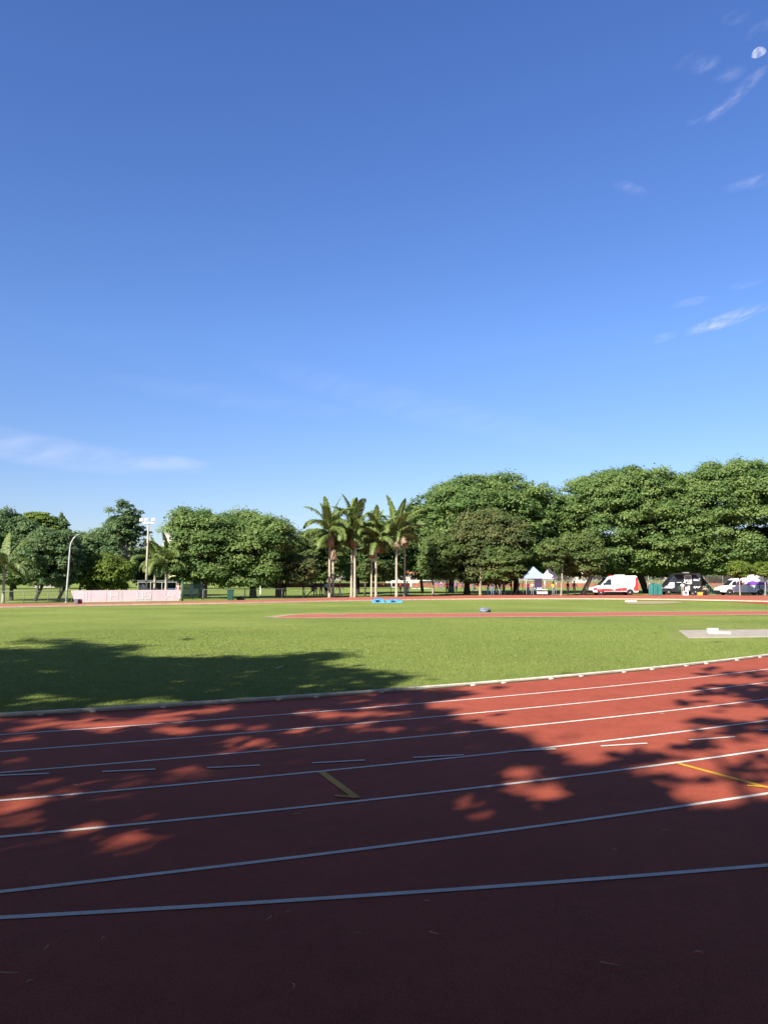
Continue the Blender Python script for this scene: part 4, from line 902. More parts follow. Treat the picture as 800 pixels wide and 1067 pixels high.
v.cross('windscreen', upp[0], upp[1], GLASS); v.panel('silver_panel', sc_([(.10, .86), (.45, 1.16), (1.55, 1.19), (1.55, .96), (1.2, .80)]), SILV); v.panel('silver_panel', sc_([(.62, 1.21), (.95, 1.6), (1.55, 1.62), (1.55, 1.21)]), SILV, .01)
v.panel('window', sc_([(1.05, 1.66), (1.45, 2.12), (1.62, 2.12), (1.62, 1.66)]), GLASS, .009)
v.panel('serving_hatch', sc_([(1.85, 1.68), (1.85, 2.5), (2.72, 2.5), (2.72, 1.68)]), BLACKP, .01)
v.box('counter', (2.32*s_, -v.W-.14, 1.58*s_), (1.05, .32, .07), WHITEP); v.panel('grille_panel', sc_([(2.0, .62), (2.0, 1.18), (2.65, 1.18), (2.65, .62)]), DGREEN, .01)
fr = v.panel('window', sc_([(2.9, 1.46), (2.9, 2.5), (3.72, 2.5), (3.72, 1.46)]), mat('bright_interior', (.30, .31, .32), .5, .4, 3), .008)
for (xa, xb, za, zb) in ((2.82, 3.8, 2.48, 2.58), (2.82, 3.8, 1.38, 1.48), (2.82, 2.92, 1.38, 2.58), (3.7, 3.8, 1.38, 2.58)): v.panel('frame', sc_([(xa, za), (xa, zb), (xb, zb), (xb, za)]), WHITEP, .016, fr)
v.panel('white_panel', sc_([(2.95, .58), (2.95, 1.19), (3.5, 1.19), (3.5, .58)]), WHITEW, .012)
for q in ([(3.92, 1.98), (4.1, 2.12), (4.5, 2.06), (4.85, 2.12), (4.9, 1.98), (4.5, 1.92), (4.15, 1.9)], [(4.0, 1.86), (4.8, 1.88), (4.8, 1.81), (4.05, 1.8)], [(3.95, .95), (4.1, 1.12), (4.25, .98), (4.4, 1.14), (4.55, .95), (4.75, 1.12), (4.9, 1.1), (4.6, .82), (4.4, .98), (4.2, .8), (4.05, .92)]): v.panel('script_print', sc_(q), WHITEP, .01)
mb = MB(); mb.box((2.8*s_, -v.W-.35, 2.72*s_), (2.9, .9, .05), rot=Matrix.Rotation(R(8), 3, 'X')); mb.build('awning', BLK, v.root)
v.box('bumper', (.03, 0, .5), (.16, 1.9, .24), BLACKP); v.box('bumper', (5.1*s_, 0, .5), (.12, 1.9, .2), BLACKP)
for y in (-.72, .72): v.box('headlight', (.12, y, .84*s_), (.16, .3, .2), LAMPG); v.box('tail_light', (5.08*s_, y*1.1, 1.1), (.06, .14, .4), REDL)
v.box('roof_vent', (3.4*s_, 0, 2.84*s_), (.7, .7, .16), GALV)
# white, pale blue and purple van
D = DY(620.6)+2.6; k = PX(795.5, D).x-PX(746, D).x; s_ = k/5.9; CYAN = mat('pale_cyan_paint', (.45, .68, .72), .35, .05, 2); PURP = mat('purple_livery', (.16, .05, .36), .4, .15, 2); LILAC = mat('lilac_livery', (.62, .45, .66), .4, .1, 2)
low = sc_([(0.03, .42), (0, .72), (.15, .92), (.7, 1.1), (1.1, 1.2), (5.86, 1.2), (5.9, .55), (5.8, .42)] + [(4.98+.41*math.cos(t), .35+.41*math.sin(t)) for t in np.linspace(.05, math.pi-.05, 9)] + [(1.15+.41*math.cos(t), .35+.41*math.sin(t)) for t in np.linspace(.05, math.pi-.05, 9)])
upp = sc_([(1.1, 1.202), (1.75, 1.85), (2.1, 2.05), (3.4, 2.1), (3.9, 2.3), (4.4, 2.52), (5.0, 2.58), (5.5, 2.42), (5.78, 1.9), (5.86, 1.202)])
v = Van('livery_van', 'white and pale blue van with purple rear roof behind the small yellow green tree', 'van', 746, D, k, 2.0, low, upp, [1.15*s_, 4.98*s_], .35*s_, WHV)
v.panel('cyan_panel', sc_([(.1, .6), (.12, .88), (.75, 1.09), (.95, 1.12), (.8, .7), (.68, .6)]), CYAN); v.cross('windscreen', upp[0], upp[1], GLASS); v.cross('purple_roof_end', upp[7], upp[8], PURP, .06)
for (a, b, c) in ((1.4, 1.72, 1.72), (2.05, 2.5, 1.85)): v.panel('window', sc_([(a, 1.27), (a+.28, c), (b+.25, c), (b+.25, 1.27)]), GLASS)
v.panel('purple_band', sc_([(3.2, 1.25), (3.4, 1.62), (4.0, 1.78), (4.8, 1.62), (5.78, 1.62), (5.84, 1.25)]), PURP, .01); v.panel('lilac_band', sc_([(4.1, 2.36), (4.45, 2.49), (5.0, 2.54), (5.4, 2.42), (4.7, 2.34)]), LILAC, .01)
v.panel('lilac_band', sc_([(2.6, 1.5), (2.9, 1.9), (3.3, 1.95), (3.0, 1.5)]), LILAC, .01); v.panel('blue_panel', sc_([(4.45, .8), (4.45, 1.18), (5.85, 1.18), (5.86, .8)]), mat('dusty_blue_livery', (.22, .34, .46), .4, .12, 3), .01)
v.panel('cyan_panel', sc_([(1.7, .5), (1.7, 1.16), (4.42, 1.17), (4.42, .5)]), mat('ice_white_livery', (.48, .70, .74), .4, .05, 2), .008)
v.box('bumper', (.03, 0, .5), (.16, 1.9, .24), BLACKP); v.box('bumper', (5.9*s_, 0, .52), (.12, 1.9, .2), BLACKP)
for y in (-.75, .75): v.box('headlight', (.16, y, .8*s_), (.18, .3, .18), LAMPG); v.box('tail_light', (5.86*s_, y*1.1, 1.05*s_), (.06, .14, .4), REDL)
for y in (-1, 1): v.box('mirror', (1.5*s_, y*(v.W+.11), 1.42*s_), (.1, .18, .24), BLACKP)
# green bar fence in front of that van
a, b = PX(735, DY(619.9)+1.0), PX(850, DY(621.5)+1.0); dd = b-a; root = empty('bar_fence', a, math.atan2(dd.y, dd.x), 'thin green vertical bar fence in front of the purple and white van', 'fence'); w = dd.length
mb = MB(); n = int(w/.22)
for i in range(n): mb.tube([(i*.22, 0, .08), (i*.22, 0, 1.3)], .014, 4, caps=False)
mb.build('bars', TEAL, root)
mb = MB(); mb.box((w/2, 0, 1.3), (w, .04, .04)); mb.box((w/2, 0, .1), (w, .04, .04)); mb.build('rail', TEAL, root)
for i in range(int(w/2.2)+1): mb = MB(); mb.box((i*2.2+.05, .0, .7), (.07, .07, 1.45)); mb.build('post', DGREEN, root)
# teal barrier panels
D = DY(620.6)+.3
for i, (x0, x1, lab) in enumerate(((675.2, 679.3, 'left'), (679.9, 684.3, 'middle'), (684.9, 689, 'right'))):
    a, b = PX(x0, D), PX(x1, D); w = b.x-a.x; root = empty('barrier_panel', a, R((-8, 5, -4)[i]), lab + ' panel of the three upright teal barriers beside the black food truck', 'barrier', 'teal barriers')
    mb = MB()
    for k in range(5): mb.box((w*(k+.5)/5, 0, .8), (w/5-.012, .03, 1.4), bev=.006)
    mb.build('board', TEAL, root)
    for x in (.0, w): mb = MB(); mb.box((x, .04, .78), (.05, .05, 1.56)); mb.build('post', DGREEN, root)
# boxes by the truck
CRW = mat('white_plastic_crate', (.74, .74, .73), .5, .05, 4)
D = DY(620.4)+.2; p = PX(713.3, D); mb = MB()
for (c, z) in (((0, 0, .04), (.58, .45, .08)), ((0, 0, .50), (.58, .45, .1)), ((-.25, 0, .27), (.08, .45, .4)), ((.25, 0, .27), (.08, .45, .4)), ((0, .18, .27), (.5, .06, .4))): mb.box(c, z, bev=.015)
o = tag(mb.build('white_crate', CRW), 'open white plastic crate on the grass below the serving window', 'crate'); o.location = p
mb = MB(); mb.box((0, -.1, .2), (.34, .2, .24), bev=.03); mb.build('dark_contents', mat('grey_contents', (.16, .17, .19), .7, .2, 5), o)
p = PX(728.4, D+.3); root = empty('yellow_crate', p, R(6), 'yellow crate on the grass behind the black food truck', 'crate'); mb = MB(); f = [(-.27, -.2), (.27, -.2), (.27, .2), (-.27, .2)]
mb.prism([Vector((x*.9, y*.9, 0)) for x, y in f], [Vector((x, y, .36)) for x, y in f]); mb.build('box', mat('yellow_plastic', (.62, .42, .08), .5, .1, 4), root, .015); mb = MB(); mb.box((0, 0, .385), (.6, .46, .05), bev=.015); mb.build('rim', mat('amber_plastic', (.50, .31, .06), .5, .1, 4), root)
for x, lab, sz in ((721, 'round dark pot on the grass behind the white crate', .5), (732.5, 'dark equipment bundle at the foot of the leaning trunk', .7)):
    lumpy('equipment_bundle', lab, 'bundle', PX(x, D+.8), (sz*1.3, sz, sz), BLACKP, int(x))

# ---------------------------------------------------------------- tents and table
def tent(label, x0, x1, yp, ye, D, m, drape, seed):
    a, b = PX(x0, D), PX(x1, D); w = b.x-a.x; ze, zp = PT(x0, ye, D).z, PT(x0, yp, D).z; root = empty('canopy_tent', a, 0, label, 'tent'); dp = w
    for x in (.05, w-.05):
        for y in (.05, dp-.05): mb = MB(); mb.tube([(x, y, 0), (x, y, ze)], .035, 6); mb.build('leg', GALV, root)
    mb = MB(); e = .12; c = [(-e, -e), (w+e, -e), (w+e, dp+e), (-e, dp+e)]; vs = [(x, y, ze-.28) for x, y in c]+[(x, y, ze) for x, y in c]
    ms_ = [(x*.5+w*.25, y*.5+dp*.25, ze+(zp-ze)*.42) for x, y in c]; vs += ms_+[(w/2, dp/2, zp)]
    fs = [(i, (i+1) % 4, 4+(i+1) % 4, 4+i) for i in range(4)]+[(4+i, 4+(i+1) % 4, 8+(i+1) % 4, 8+i) for i in range(4)]+[(8+i, 8+(i+1) % 4, 12) for i in range(4)]
    mb.add(vs, fs); mb.build('canopy', m, root)
    if drape:
        x, xx = drape[:2]; n = 10; mb = MB(); vs = []
        for i in range(n+1):
            for z in (.7, ze-.2): vs.append((w*(x+(xx-x)*i/n), dp*.55+.07*math.sin(i*1.9+seed), z))
        mb.add(vs, [(2*i, 2*i+2, 2*i+3, 2*i+1) for i in range(n)]); mb.build('curtain', drape[2], root)
TB = mat('blue_tent_fabric', (.26, .34, .52), .7, .1, 1.5); TW = mat('white_tent_fabric', (.66, .66, .66), .7, .05, 1.5)
tent('pale blue canopy tent standing under the trees left of the white one', 547.5, 567.5, 590, 600.5, 95.5, TB, (.55, .95, mat('light_blue_curtain', (.40, .48, .66), .8, .12, 2)), 1)
tent('white canopy tent standing under the trees beside the blue one', 567, 579.5, 591, 601, 95.2, TW, None, 2)
D = 94.2; a, b = PX(559, D), PX(570, D); w = b.x-a.x; root = empty('folding_table', a, 0, 'low white folding table in front of the blue canopy tent', 'table')
mb = MB(); mb.box((w/2, .3, .74), (w, .65, .05), bev=.01); mb.build('tabletop', CRW, root); mb = MB(); mb.box((w/2, -.03, .36), (w*.98, .02, .26)); mb.build('table_skirt', CRW, root)
for x in (.08, w-.08):
    for y in (.05, .55): mb = MB(); mb.tube([(x, y, 0), (x, y, .72)], .02, 5); mb.build('leg', GALV, root)
# pale leaning trunk stump by the group
D = DY(620)+1; p = PX(536.5, D); mb = MB(); mb.tube([(0, 0, -.1), (.12, 0, .4), (.42, 0, 1.1), (.6, .05, 1.5)], [.16, .12, .1, .07], 8); mb.tube([(.36, 0, 1.0), (.3, .1, 1.5)], [.06, .03], 6)
o = tag(mb.build('leaning_trunk', BARKL), 'pale leaning bare trunk under the brown tinged tree', 'tree trunk'); o.location = p

# ---------------------------------------------------------------- people
CL = {}
def cloth(name, c):
    if name not in CL: CL[name] = mat('cloth_'+name, c, .85, .15, 9)
    return CL[name]
COLS = {'black': (.018, .018, .022), 'navy': (.022, .03, .065), 'red': (.42, .035, .04), 'maroon': (.22, .03, .045), 'orange': (.70, .16, .06), 'white': (.72, .71, .70), 'grey': (.17, .18, .21), 'bluegrey': (.15, .20, .30),
        'teal': (.05, .17, .17), 'jeans': (.10, .17, .27), 'blue': (.10, .16, .46), 'mauve': (.38, .24, .42), 'pink': (.68, .36, .36), 'yellow': (.78, .60, .06), 'tan': (.42, .30, .20), 'green': (.05, .12, .08), 'cream': (.70, .62, .48)}
SKINS = [mat('skin_light', (.48, .28, .20), .6, .08, 9), mat('skin_tan', (.32, .17, .11), .6, .08, 9), mat('skin_dark', (.14, .075, .05), .6, .08, 9)]
HAIRS = [mat('hair_black', (.012, .010, .010), .6, .2, 20), mat('hair_brown', (.05, .03, .02), .6, .2, 20), mat('hair_grey', (.25, .24, .23), .7, .2, 20)]
EYE = mat('eye_dark', (.02, .015, .012), .2, .1, 5); LIP = mat('lip', (.36, .13, .11), .5, .1, 5); SHOE = mat('shoe', (.05, .05, .055), .7, .2, 6)
POSES = {   # joints in metres for a 1.72 m figure facing -Y: hips, knees, ankles, elbows, wrists (left x>0), chest lean, pelvis height
 'stand': dict(pel=(0, 0, .93), chest=(0, .01, 1.33), neck=(0, 0, 1.47), kn=((-.10, -.02, .50), (.11, -.01, .50)), an=((-.11, .02, .085), (.13, .03, .085)), el=((-.25, .03, 1.10), (.25, .04, 1.10)), wr=((-.27, -.05, .86), (.27, -.04, .86))),
 'hips': dict(pel=(.02, 0, .93), chest=(0, .0, 1.33), neck=(0, -.01, 1.47), kn=((-.13, -.03, .50), (.10, -.01, .50)), an=((-.17, -.02, .085), (.12, .04, .085)), el=((-.36, .07, 1.12), (.36, .07, 1.12)), wr=((-.19, -.04, .98), (.20, -.03, .98))),
 'cross': dict(pel=(0, 0, .93), chest=(0, .03, 1.33), neck=(0, .01, 1.47), kn=((-.10, -.04, .50), (.10, .0, .50)), an=((-.12, .0, .085), (.12, .03, .085)), el=((-.26, -.04, 1.10), (.26, -.04, 1.10)), wr=((.02, -.22, 1.14), (-.02, -.24, 1.10))),
 'walk': dict(pel=(0, 0, .92), chest=(0, -.03, 1.32), neck=(0, -.06, 1.46), kn=((-.10, -.20, .54), (.10, .05, .50)), an=((-.10, -.26, .10), (.10, .34, .16)), el=((-.25, .14, 1.10), (.25, -.12, 1.10)), wr=((-.27, .20, .87), (.26, -.28, .94))),
 'phone': dict(pel=(0, 0, .93), chest=(0, .0, 1.33), neck=(0, -.03, 1.46), kn=((-.10, -.02, .50), (.11, -.03, .50)), an=((-.12, .02, .085), (.13, -.02, .085)), el=((-.25, -.02, 1.10), (.24, .0, 1.10)), wr=((-.10, -.27, 1.16), (.08, -.28, 1.14))),
 'sit': dict(pel=(0, .1, .50), chest=(0, .06, .92), neck=(0, .03, 1.06), kn=((-.13, -.34, .50), (.13, -.34, .50)), an=((-.14, -.32, .085), (.14, -.36, .085)), el=((-.26, -.06, .72), (.26, -.06, .72)), wr=((-.15, -.28, .58), (.15, -.28, .58))),
 'lunge': dict(pel=(.12, 0, .76), chest=(.06, -.06, 1.14), neck=(.03, -.1, 1.27), kn=((-.22, -.10, .48), (.30, -.2, .44)), an=((-.62, .0, .09), (.30, -.04, .085)), el=((-.16, -.16, .96), (.30, -.2, .92)), wr=((.05, -.28, .78), (.28, -.28, .66))),
 'crouch': dict(pel=(0, .16, .42), chest=(0, -.02, .80), neck=(0, -.10, .93), kn=((-.16, -.26, .55), (.17, -.22, .52)), an=((-.15, -.02, .085), (.16, .04, .085)), el=((-.26, -.20, .66), (.26, -.20, .66)), wr=((-.12, -.42, .60), (.12, -.40, .60))),
}
DG = None
def person(label, x, D, top, legs, pose='stand', rz=0, h=1.72, skin=1, hair=0, sleeves='short', shorts=False, z=0, group=None, cap=None):
    P = POSES[pose]; k = h/1.72; V = lambda t: Vector(t)
    pel, ch, nk = V(P['pel']), V(P['chest']), V(P['neck']); up = (nk-ch).normalized(); hd = nk+up*.06+Vector((0, -.015, .09))
    J = [pel, pel*.5+ch*.5, ch, nk-up*.02, nk+up*.07]; E = [(0, 1), (1, 2), (2, 3), (3, 4)]; RAD = [(.155, .115), (.135, .10), (.165, .11), (.062, .06), (.055, .058)]; CLS = ['leg', 'top', 'top', 'skin']
    shv = Vector((1, 0, 0))
    for s, i in ((-1, 0), (1, 1)):
        kn, an = V(P['kn'][i]), V(P['an'][i]); hp = pel+Vector((s*.095, 0, -.05)); b = len(J)
        toe = an+Vector((s*.03, -.17, -.05)); J += [hp, (hp+kn)/2, kn, (kn*.6+an*.4), an+Vector((0, 0, .0)), toe]; RAD += [(.095, .10), (.082, .085), (.06, .062), (.058, .06), (.042, .045), (.038, .03)]
        E += [(0, b), (b, b+1), (b+1, b+2), (b+2, b+3), (b+3, b+4), (b+4, b+5)]; CLS += ['leg', 'leg', 'leg', 'shin', 'shin', 'shoe']
        el, wr = V(P['el'][i]), V(P['wr'][i]); sh = ch+up*.07+Vector((s*.175, 0, 0)); b = len(J); hn = wr+(wr-el).normalized()*.075
        J += [sh, (sh+el)/2, el, wr, hn]; RAD += [(.062, .06), (.05, .05), (.04, .04), (.028, .028), (.036, .022)]
        E += [(2, b), (b, b+1), (b+1, b+2), (b+2, b+3), (b+3, b+4)]; CLS += ['top', 'top', 'upper', 'fore', 'skin']
    me = bpy.data.meshes.new('skeleton'); me.from_pydata([tuple(j*k) for j in J], E, []); tmp = bpy.data.objects.new('skeleton', me); COL.objects.link(tmp)
    md = tmp.modifiers.new('s', 'SKIN'); md.use_smooth_shade = True
    for i, sv in enumerate(me.skin_vertices[0].data): sv.radius = (RAD[i][0]*k*.92, RAD[i][1]*k*.92); sv.use_root = (i == 0)
    tmp.modifiers.new('u', 'SUBSURF').levels = 1
    dg = bpy.context.evaluated_depsgraph_get(); body = bpy.data.meshes.new_from_object(tmp.evaluated_get(dg)); bpy.data.objects.remove(tmp); bpy.data.meshes.remove(me)
    mats = [cloth(top, COLS[top]), cloth(legs, COLS[legs]), SKINS[skin], SHOE, EYE, LIP]; idx = {'top': 0, 'leg': 1, 'skin': 2, 'shoe': 3, 'upper': 0 if sleeves == 'long' else 2, 'fore': 0 if sleeves == 'long' else 2, 'shin': 2 if shorts else 1}
    mid = np.array([idx[c] for c in CLS]); A = np.array([tuple(J[a]*k) for a, b in E]); B = np.array([tuple(J[b]*k) for a, b in E]); AB = B-A
    verts = np.empty(len(body.vertices)*3); body.vertices.foreach_get('co', verts); verts = verts.reshape(-1, 3)
    mb = MB(); faces = [tuple(p.vertices) for p in body.polygons]; cs = np.array([verts[list(f)].mean(0) for f in faces])
    t = np.clip(((cs[:, None]-A)*AB).sum(2)/(AB*AB).sum(1), 0, 1); dist_ = np.linalg.norm(cs[:, None]-(A+t[..., None]*AB), axis=2) - np.array([RAD[b][0] for a, b in E])*k*.6; mi = mid[dist_.argmin(1)]
    mb.v = [tuple(v) for v in verts]; mb.f = [list(f) for f in faces]; mb.m = [int(i) for i in mi]; mb.sm = [True]*len(faces); bpy.data.meshes.remove(body)
    # head: rings with a jaw, brow and nose; eyes, ears, mouth
    hz = [(-.115, .030, -.02), (-.10, .052, -.012), (-.07, .066, -.004), (-.03, .072, 0), (.01, .076, .002), (.05, .077, .004), (.085, .066, .008), (.108, .042, .01), (.118, .012, .01)]; vs = []; fs = []; sg = 12
    for (z_, r_, oy) in hz:
        for q in range(sg):
            a = 2*math.pi*q/sg; xx, yy = r_*math.cos(a), r_*1.2*math.sin(a)+oy
            if abs(math.sin(a)+1) < .02 and -.06 < z_ < .02: yy -= .022 if z_ < -.02 else .008
            vs.append((hd+Vector((xx, yy, z_)))*k)
    for i in range(len(hz)-1):
        for q in range(sg): fs.append((i*sg+q, i*sg+(q+1) % sg, (i+1)*sg+(q+1) % sg, (i+1)*sg+q))
    fs += [tuple(range(sg-1, -1, -1)), tuple(range((len(hz)-1)*sg, len(hz)*sg))]; mb.add(vs, fs, 2, True)
    for s in (-1, 1):
        mb.box((hd+Vector((s*.03, -.083, .0)))*k, (.022*k, .012*k, .012*k), 4, bev=.003); mb.box((hd+Vector((s*.077, .005, -.01)))*k, (.014*k, .035*k, .055*k), 2, bev=.005)
    mb.box((hd+Vector((0, -.082, -.066)))*k, (.045*k, .01*k, .012*k), 5, bev=.003)
    for s, i in ((-1, 0), (1, 1)):      # five fingers rooted in the palm
        el, wr = V(P['el'][i]), V(P['wr'][i]); d = (wr-el).normalized(); side = d.cross(Vector((s, 0, 0))); side = side.normalized() if side.length > .1 else Vector((0, -1, 0)); nrm = d.cross(side).normalized()
        for f in range(4):
            o_ = wr+d*.085+side*(.027-.018*f); l = (.068, .078, .072, .055)[f]; mb.tube([(o_-d*.03)*k, (o_+d*l*.5)*k, (o_+d*l*.9+nrm*.018*(-s))*k], [.009*k, .008*k, .006*k], 5, 2)
        o_ = wr+d*.035+side*.03; mb.tube([(o_-side*.012)*k, (o_+side*.022+d*.025)*k, (o_+side*.028+d*.055)*k], [.011*k, .009*k, .007*k], 5, 2)
    p = PX(x, D); o = mb.build('person', mats); o.location = (p.x, D, z); o.rotation_euler = (0, 0, R(rz)); tag(o, label, 'person', group)
    hb = MB(); vs = []; fs = []; hr = [(-.06, .070, .03), (-.01, .083, .016), (.04, .086, .012), (.085, .076, .012), (.115, .05, .012), (.130, .014, .012)]
    for (z_, r_, oy) in hr:
        for q in range(sg):
            a = 2*math.pi*q/sg; yy = r_*1.18*math.sin(a)+oy
            if math.sin(a) < -.2 and z_ < .05: yy = max(yy, -.02 if z_ < 0 else -.05)
            vs.append((hd+Vector((r_*math.cos(a), yy, z_+(.03 if math.sin(a) < -.4 and z_ < .05 else 0))))*k)
    for i in range(len(hr)-1):
        for q in range(sg): fs.append((i*sg+q, i*sg+(q+1) % sg, (i+1)*sg+(q+1) % sg, (i+1)*sg+q))
    fs += [tuple(range(sg-1, -1, -1)), tuple(range((len(hr)-1)*sg, len(hr)*sg))]; hb.add(vs, fs, 0, True); hb.build('cap' if cap else 'hair', cloth(cap, COLS[cap]) if cap else HAIRS[hair], o)
    return o
Pp = person
Pp('person in dark clothes stretching a leg sideways left of the palms', 325, 88, 'black', 'navy', 'lunge', 0, 1.7)
Pp('person in navy standing between the stretching one and another', 328.8, 89, 'navy', 'navy', 'hips', 10, 1.78, sleeves='long')
Pp('person in dark top standing closest to the leftmost palm trunk', 334.6, 89, 'navy', 'black', 'cross', -20, 1.74)
Pp('person in white shirt and black shorts half hidden behind the leftmost palm', 340.2, 92, 'white', 'black', 'stand', 15, 1.68, shorts=True)
Pp('person in maroon top and white trousers walking between the palms', 353.8, 88, 'maroon', 'white', 'walk', 60, 1.78, sleeves='long')
Pp('person in red top leaning on the dark railing between the palms', 417, 101, 'red', 'grey', 'phone', 20, 1.6)
Pp('person in orange top and grey trousers by the rightmost palms', 424.2, 92, 'orange', 'bluegrey', 'stand', 180, 1.75)
Pp('person in maroon top and black trousers in front of the football pitch', 465.5, 98, 'maroon', 'black', 'hips', 12, 1.76)
Pp('person in black top and teal trousers beside the one in maroon', 470.8, 98, 'black', 'teal', 'stand', -40, 1.76)
Pp('person in black shorts and blue top right behind the teal trousers', 475.2, 112, 'blue', 'black', 'stand', 30, 1.78)
FAR = [(455, 'blue', 'blue', 'leftmost of the far blue row near the grey olive tree'), (459.6, 'mauve', 'blue', 'far off in mauve top beside the leftmost blue one'), (481.5, 'blue', 'navy', 'far off in blue just left of the thick dark trunk'), (492, 'blue', 'jeans', 'far off in blue between the dark trunk and the pale one'), (503, 'blue', 'blue', 'far off in blue just left of the crowd')]
for i, (x, t_, l_, lab) in enumerate(FAR): Pp('person ' + lab, x, 150, t_, l_, ('stand', 'cross', 'walk', 'stand', 'hips')[i], (10, -30, 70, 180, 0)[i], 1.75, group='people far off on the pitch')
Pp('person in teal top crouching right of the thick dark trunk', 493.8, 98, 'teal', 'black', 'crouch', 30, 1.75)
for i, (x, t_, l_, po, r_, D, lab) in enumerate(((508, 'black', 'navy', 'cross', 20, 98, 'in black at the left end of the crowd under the brown tinged tree'), (512.6, 'grey', 'jeans', 'stand', 170, 97, 'in grey top and pale jeans in the crowd under the brown tinged tree'), (516.5, 'black', 'jeans', 'hips', -25, 98.5, 'in black top and jeans in the middle of the crowd'),
        (520.4, 'navy', 'grey', 'phone', 30, 97.5, 'in navy top and grey trousers in the crowd'), (524.6, 'teal', 'black', 'stand', -60, 98, 'in teal top at the right end of the crowd'))): Pp('person ' + lab, x, D, t_, l_, po, r_, 1.74+.03*(i % 3), group='crowd under the brown tinged tree')
Pp('person in black standing alone left of the leaning bare trunk', 532.4, 99, 'black', 'black', 'stand', 90, 1.72, sleeves='long')
Pp('person in maroon top standing left of the blue tent curtain', 549.8, 96, 'maroon', 'navy', 'stand', 20, 1.66)
Pp('person in pink top behind the left end of the white folding table', 554.2, 96, 'pink', 'grey', 'phone', -10, 1.7, skin=0)
Pp('person in yellow vest beside the white tent', 576, 96, 'yellow', 'grey', 'hips', 25, 1.72)
Pp('person in black top and tan trousers left of the crooked pale trunk', 591.2, 98, 'black', 'tan', 'stand', 35, 1.76)
Pp('person all in navy next to the crooked pale trunk', 597.8, 98, 'navy', 'navy', 'cross', -15, 1.8, sleeves='long')
for x, t_, lab, po in ((676, 'pink', 'in pink top behind the left teal barrier', 'stand'), (680.3, 'black', 'in black top behind the middle teal barrier', 'cross'), (685.6, 'tan', 'in tan top behind the right teal barrier', 'phone')): Pp('person ' + lab, x, 98.5, t_, 'navy', po, 15, 1.82, group='people behind the teal barriers')
Pp('person in black top and white trousers at the serving window', 714.6, 97.0, 'black', 'white', 'phone', 160, 1.72)
Pp('person in white at the counter of the black food truck', 710.4, 97.2, 'white', 'white', 'stand', 150, 1.66)
Pp('person in tan top crouching right of the black food truck', 734, 99.5, 'tan', 'black', 'crouch', -20, 1.72)
Pp('person in black crouching against the leaning dark trunk', 731, 100.5, 'black', 'navy', 'crouch', 30, 1.7)
Pp('person in dark clothes standing left of the right trunk of the round tree', 294.6, 84, 'black', 'black', 'stand', 60, 1.74, sleeves='long')
Pp('person in navy standing right of the trunk of the round tree', 297.2, 86, 'navy', 'black', 'cross', -30, 1.7)
for x, t_, lab, cp, D in ((133.2, 'yellow', 'in yellow top behind the middle of the pink banner', 'yellow', 76), (146.8, 'cream', 'in cream top at the left end of the dugout', None, 78), (155, 'white', 'with white cap just right of the floodlight mast', 'white', 75), (164.5, 'white', 'in white with white cap behind the pink banner near a palm', 'white', 76)): Pp('person ' + lab, x, D, t_, 'grey', 'crouch' if cp else 'stand', 0, 1.62, cap=cp)
Pp('person in pink shirt standing at the right end of the dugout', 186.3, 76, 'pink', 'navy', 'stand', 20, 1.62)

# ---------------------------------------------------------------- litter on track and grass
STRAW = mat('dry_straw', (.48, .42, .30), .8, .2, 9)
for i, (x, y, l, a) in enumerate(((280, 958, .07, 1.2), (300, 952, .03, .3), (48, 989, .06, 1.5), (108, 980, .03, 1.2), (8, 1015, .11, -.15), (31, 1025, .03, .8), (305, 1030, .05, 1.7), (372, 975, .05, .1), (452, 974, .06, -.7), (445, 941, .04, -.4), (635, 1006, .09, -.4), (728, 995, .05, -.3), (693, 866, .06, -.1), (574, 838, .08, -.5), (310, 849, .07, 0), (640, 887, .04, .1), (690, 744, .09, .1), (79, 819, .04, .3))):
    p = G(x, y); mb = MB(); b_ = .25*l*(1 if i % 2 else -1); mb.tube([(-l/2, 0, .004), (-l/6, b_*.6, .009), (l/6, b_*.5, .009), (l/2, -b_*.2, .004)], [.0018, .0024, .0022, .0012], 5)
    nm = ('just below the nearest lane line', 'on the dark bare foreground track', 'between two lane lines')[0 if y < 985 and y > 930 else 1 if y >= 985 else 2]
    side = 'far left' if x < 120 else 'left of centre' if x < 340 else 'in the centre' if x < 520 else 'right of centre' if x < 700 else 'far right'
    o = tag(mb.build('dry_stalk', STRAW), '%s %d cm straw %s, %s' % (('curled', 'bent')[i % 2], round(l*100), nm, side), 'straw', 'dry stalks littering the track'); o.location = (p.x, p.y, .006); o.rotation_euler = (0, 0, a)
p = G(291.5, 698.2); root = empty('dry_leaf', p, R(20), 'single dry brown leaf on the shaded grass', 'leaf')
mb = MB(); mb.add([(-.1, 0, .03), (-.03, -.05, .06), (.06, -.04, .07), (.12, .01, .05), (.05, .05, .08), (-.04, .05, .07)], [(0, 1, 2, 3, 4, 5)]); mb.build('blade', mat('dry_leaf_brown', (.42, .34, .24), .8, .2, 9), root)
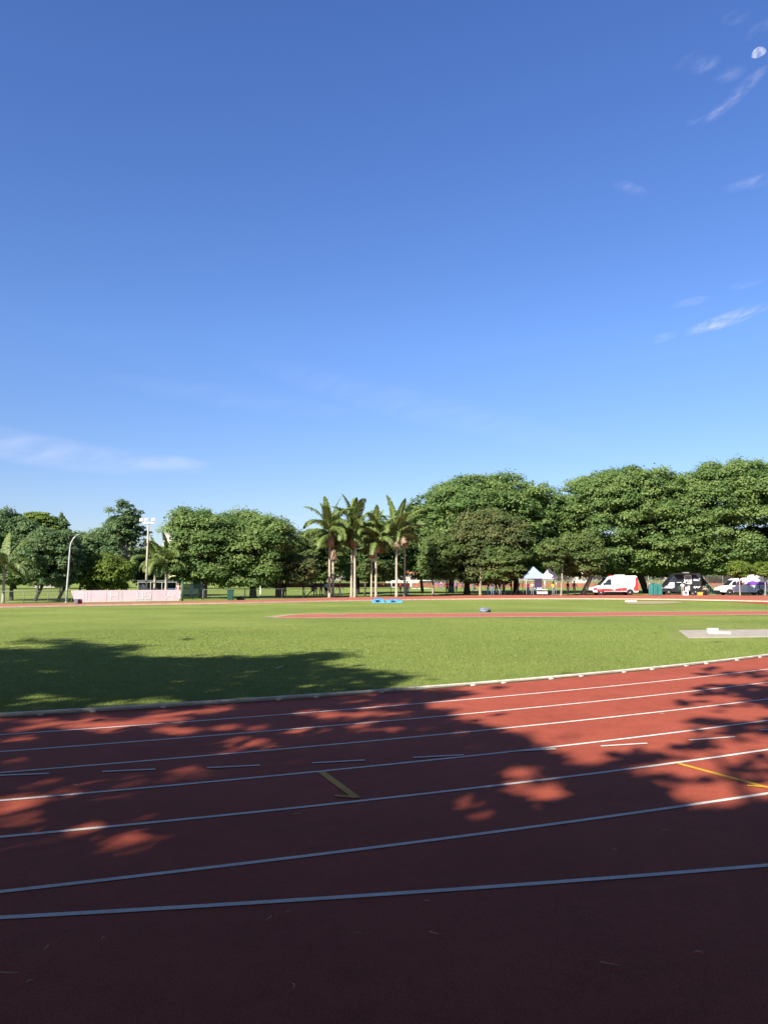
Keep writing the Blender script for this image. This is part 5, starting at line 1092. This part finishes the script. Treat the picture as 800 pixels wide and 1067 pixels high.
mb = MB(); mb.tube([(.12, .01, .05), (.17, .02, .0)], .006, 5); mb.build('stem', BARK, root)
# the daytime moon, a far ball whose glow and sunward phase are painted by its shader
mm = bpy.data.materials.new('moon_surface'); nt, N, L = nodes_of(mm); [N.remove(n) for n in list(N)]
g = N.new('ShaderNodeNewGeometry'); dt = N.new('ShaderNodeVectorMath'); dt.operation = 'DOT_PRODUCT'; L.new(g.outputs['Normal'], dt.inputs[0]); dt.inputs[1].default_value = SUN
rp = N.new('ShaderNodeValToRGB'); L.new(dt.outputs['Value'], rp.inputs[0]); rp.color_ramp.elements[0].position = .0; rp.color_ramp.elements[1].position = .16
nzm = N.new('ShaderNodeTexNoise'); nzm.inputs['Scale'].default_value = .03; L.new(g.outputs['Position'], nzm.inputs[0]); r2 = N.new('ShaderNodeValToRGB'); L.new(nzm.outputs[0], r2.inputs[0]); r2.color_ramp.elements[0].color = (.16, .20, .38, 1); r2.color_ramp.elements[1].color = (.36, .42, .60, 1); r2.color_ramp.elements[0].position = .35; r2.color_ramp.elements[1].position = .65
em = N.new('ShaderNodeEmission'); L.new(r2.outputs[0], em.inputs[0]); em.inputs[1].default_value = .8; tr = N.new('ShaderNodeBsdfTransparent'); mx = N.new('ShaderNodeMixShader'); L.new(nmath(N, L, 'MULTIPLY', rp.outputs[0], nmath(N, L, 'SUBTRACT', 1.0, g.outputs['Backfacing'])), mx.inputs[0]); L.new(tr.outputs[0], mx.inputs[1]); L.new(em.outputs[0], mx.inputs[2]); o_ = N.new('ShaderNodeOutputMaterial'); L.new(mx.outputs[0], o_.inputs[0])
D = 4000; p = PT(790.3, 56.8, D); rr = 5.6/F*(p-Vector((0, 0, H))).length; bm = bmesh.new(); bmesh.ops.create_uvsphere(bm, u_segments=32, v_segments=16, radius=rr)
for f in bm.faces: f.smooth = True
me = bpy.data.meshes.new('moon'); bm.to_mesh(me); bm.free(); o = tag(link('moon', me, mm), 'pale gibbous daytime moon in the blue sky at upper right', 'moon'); o.location = p
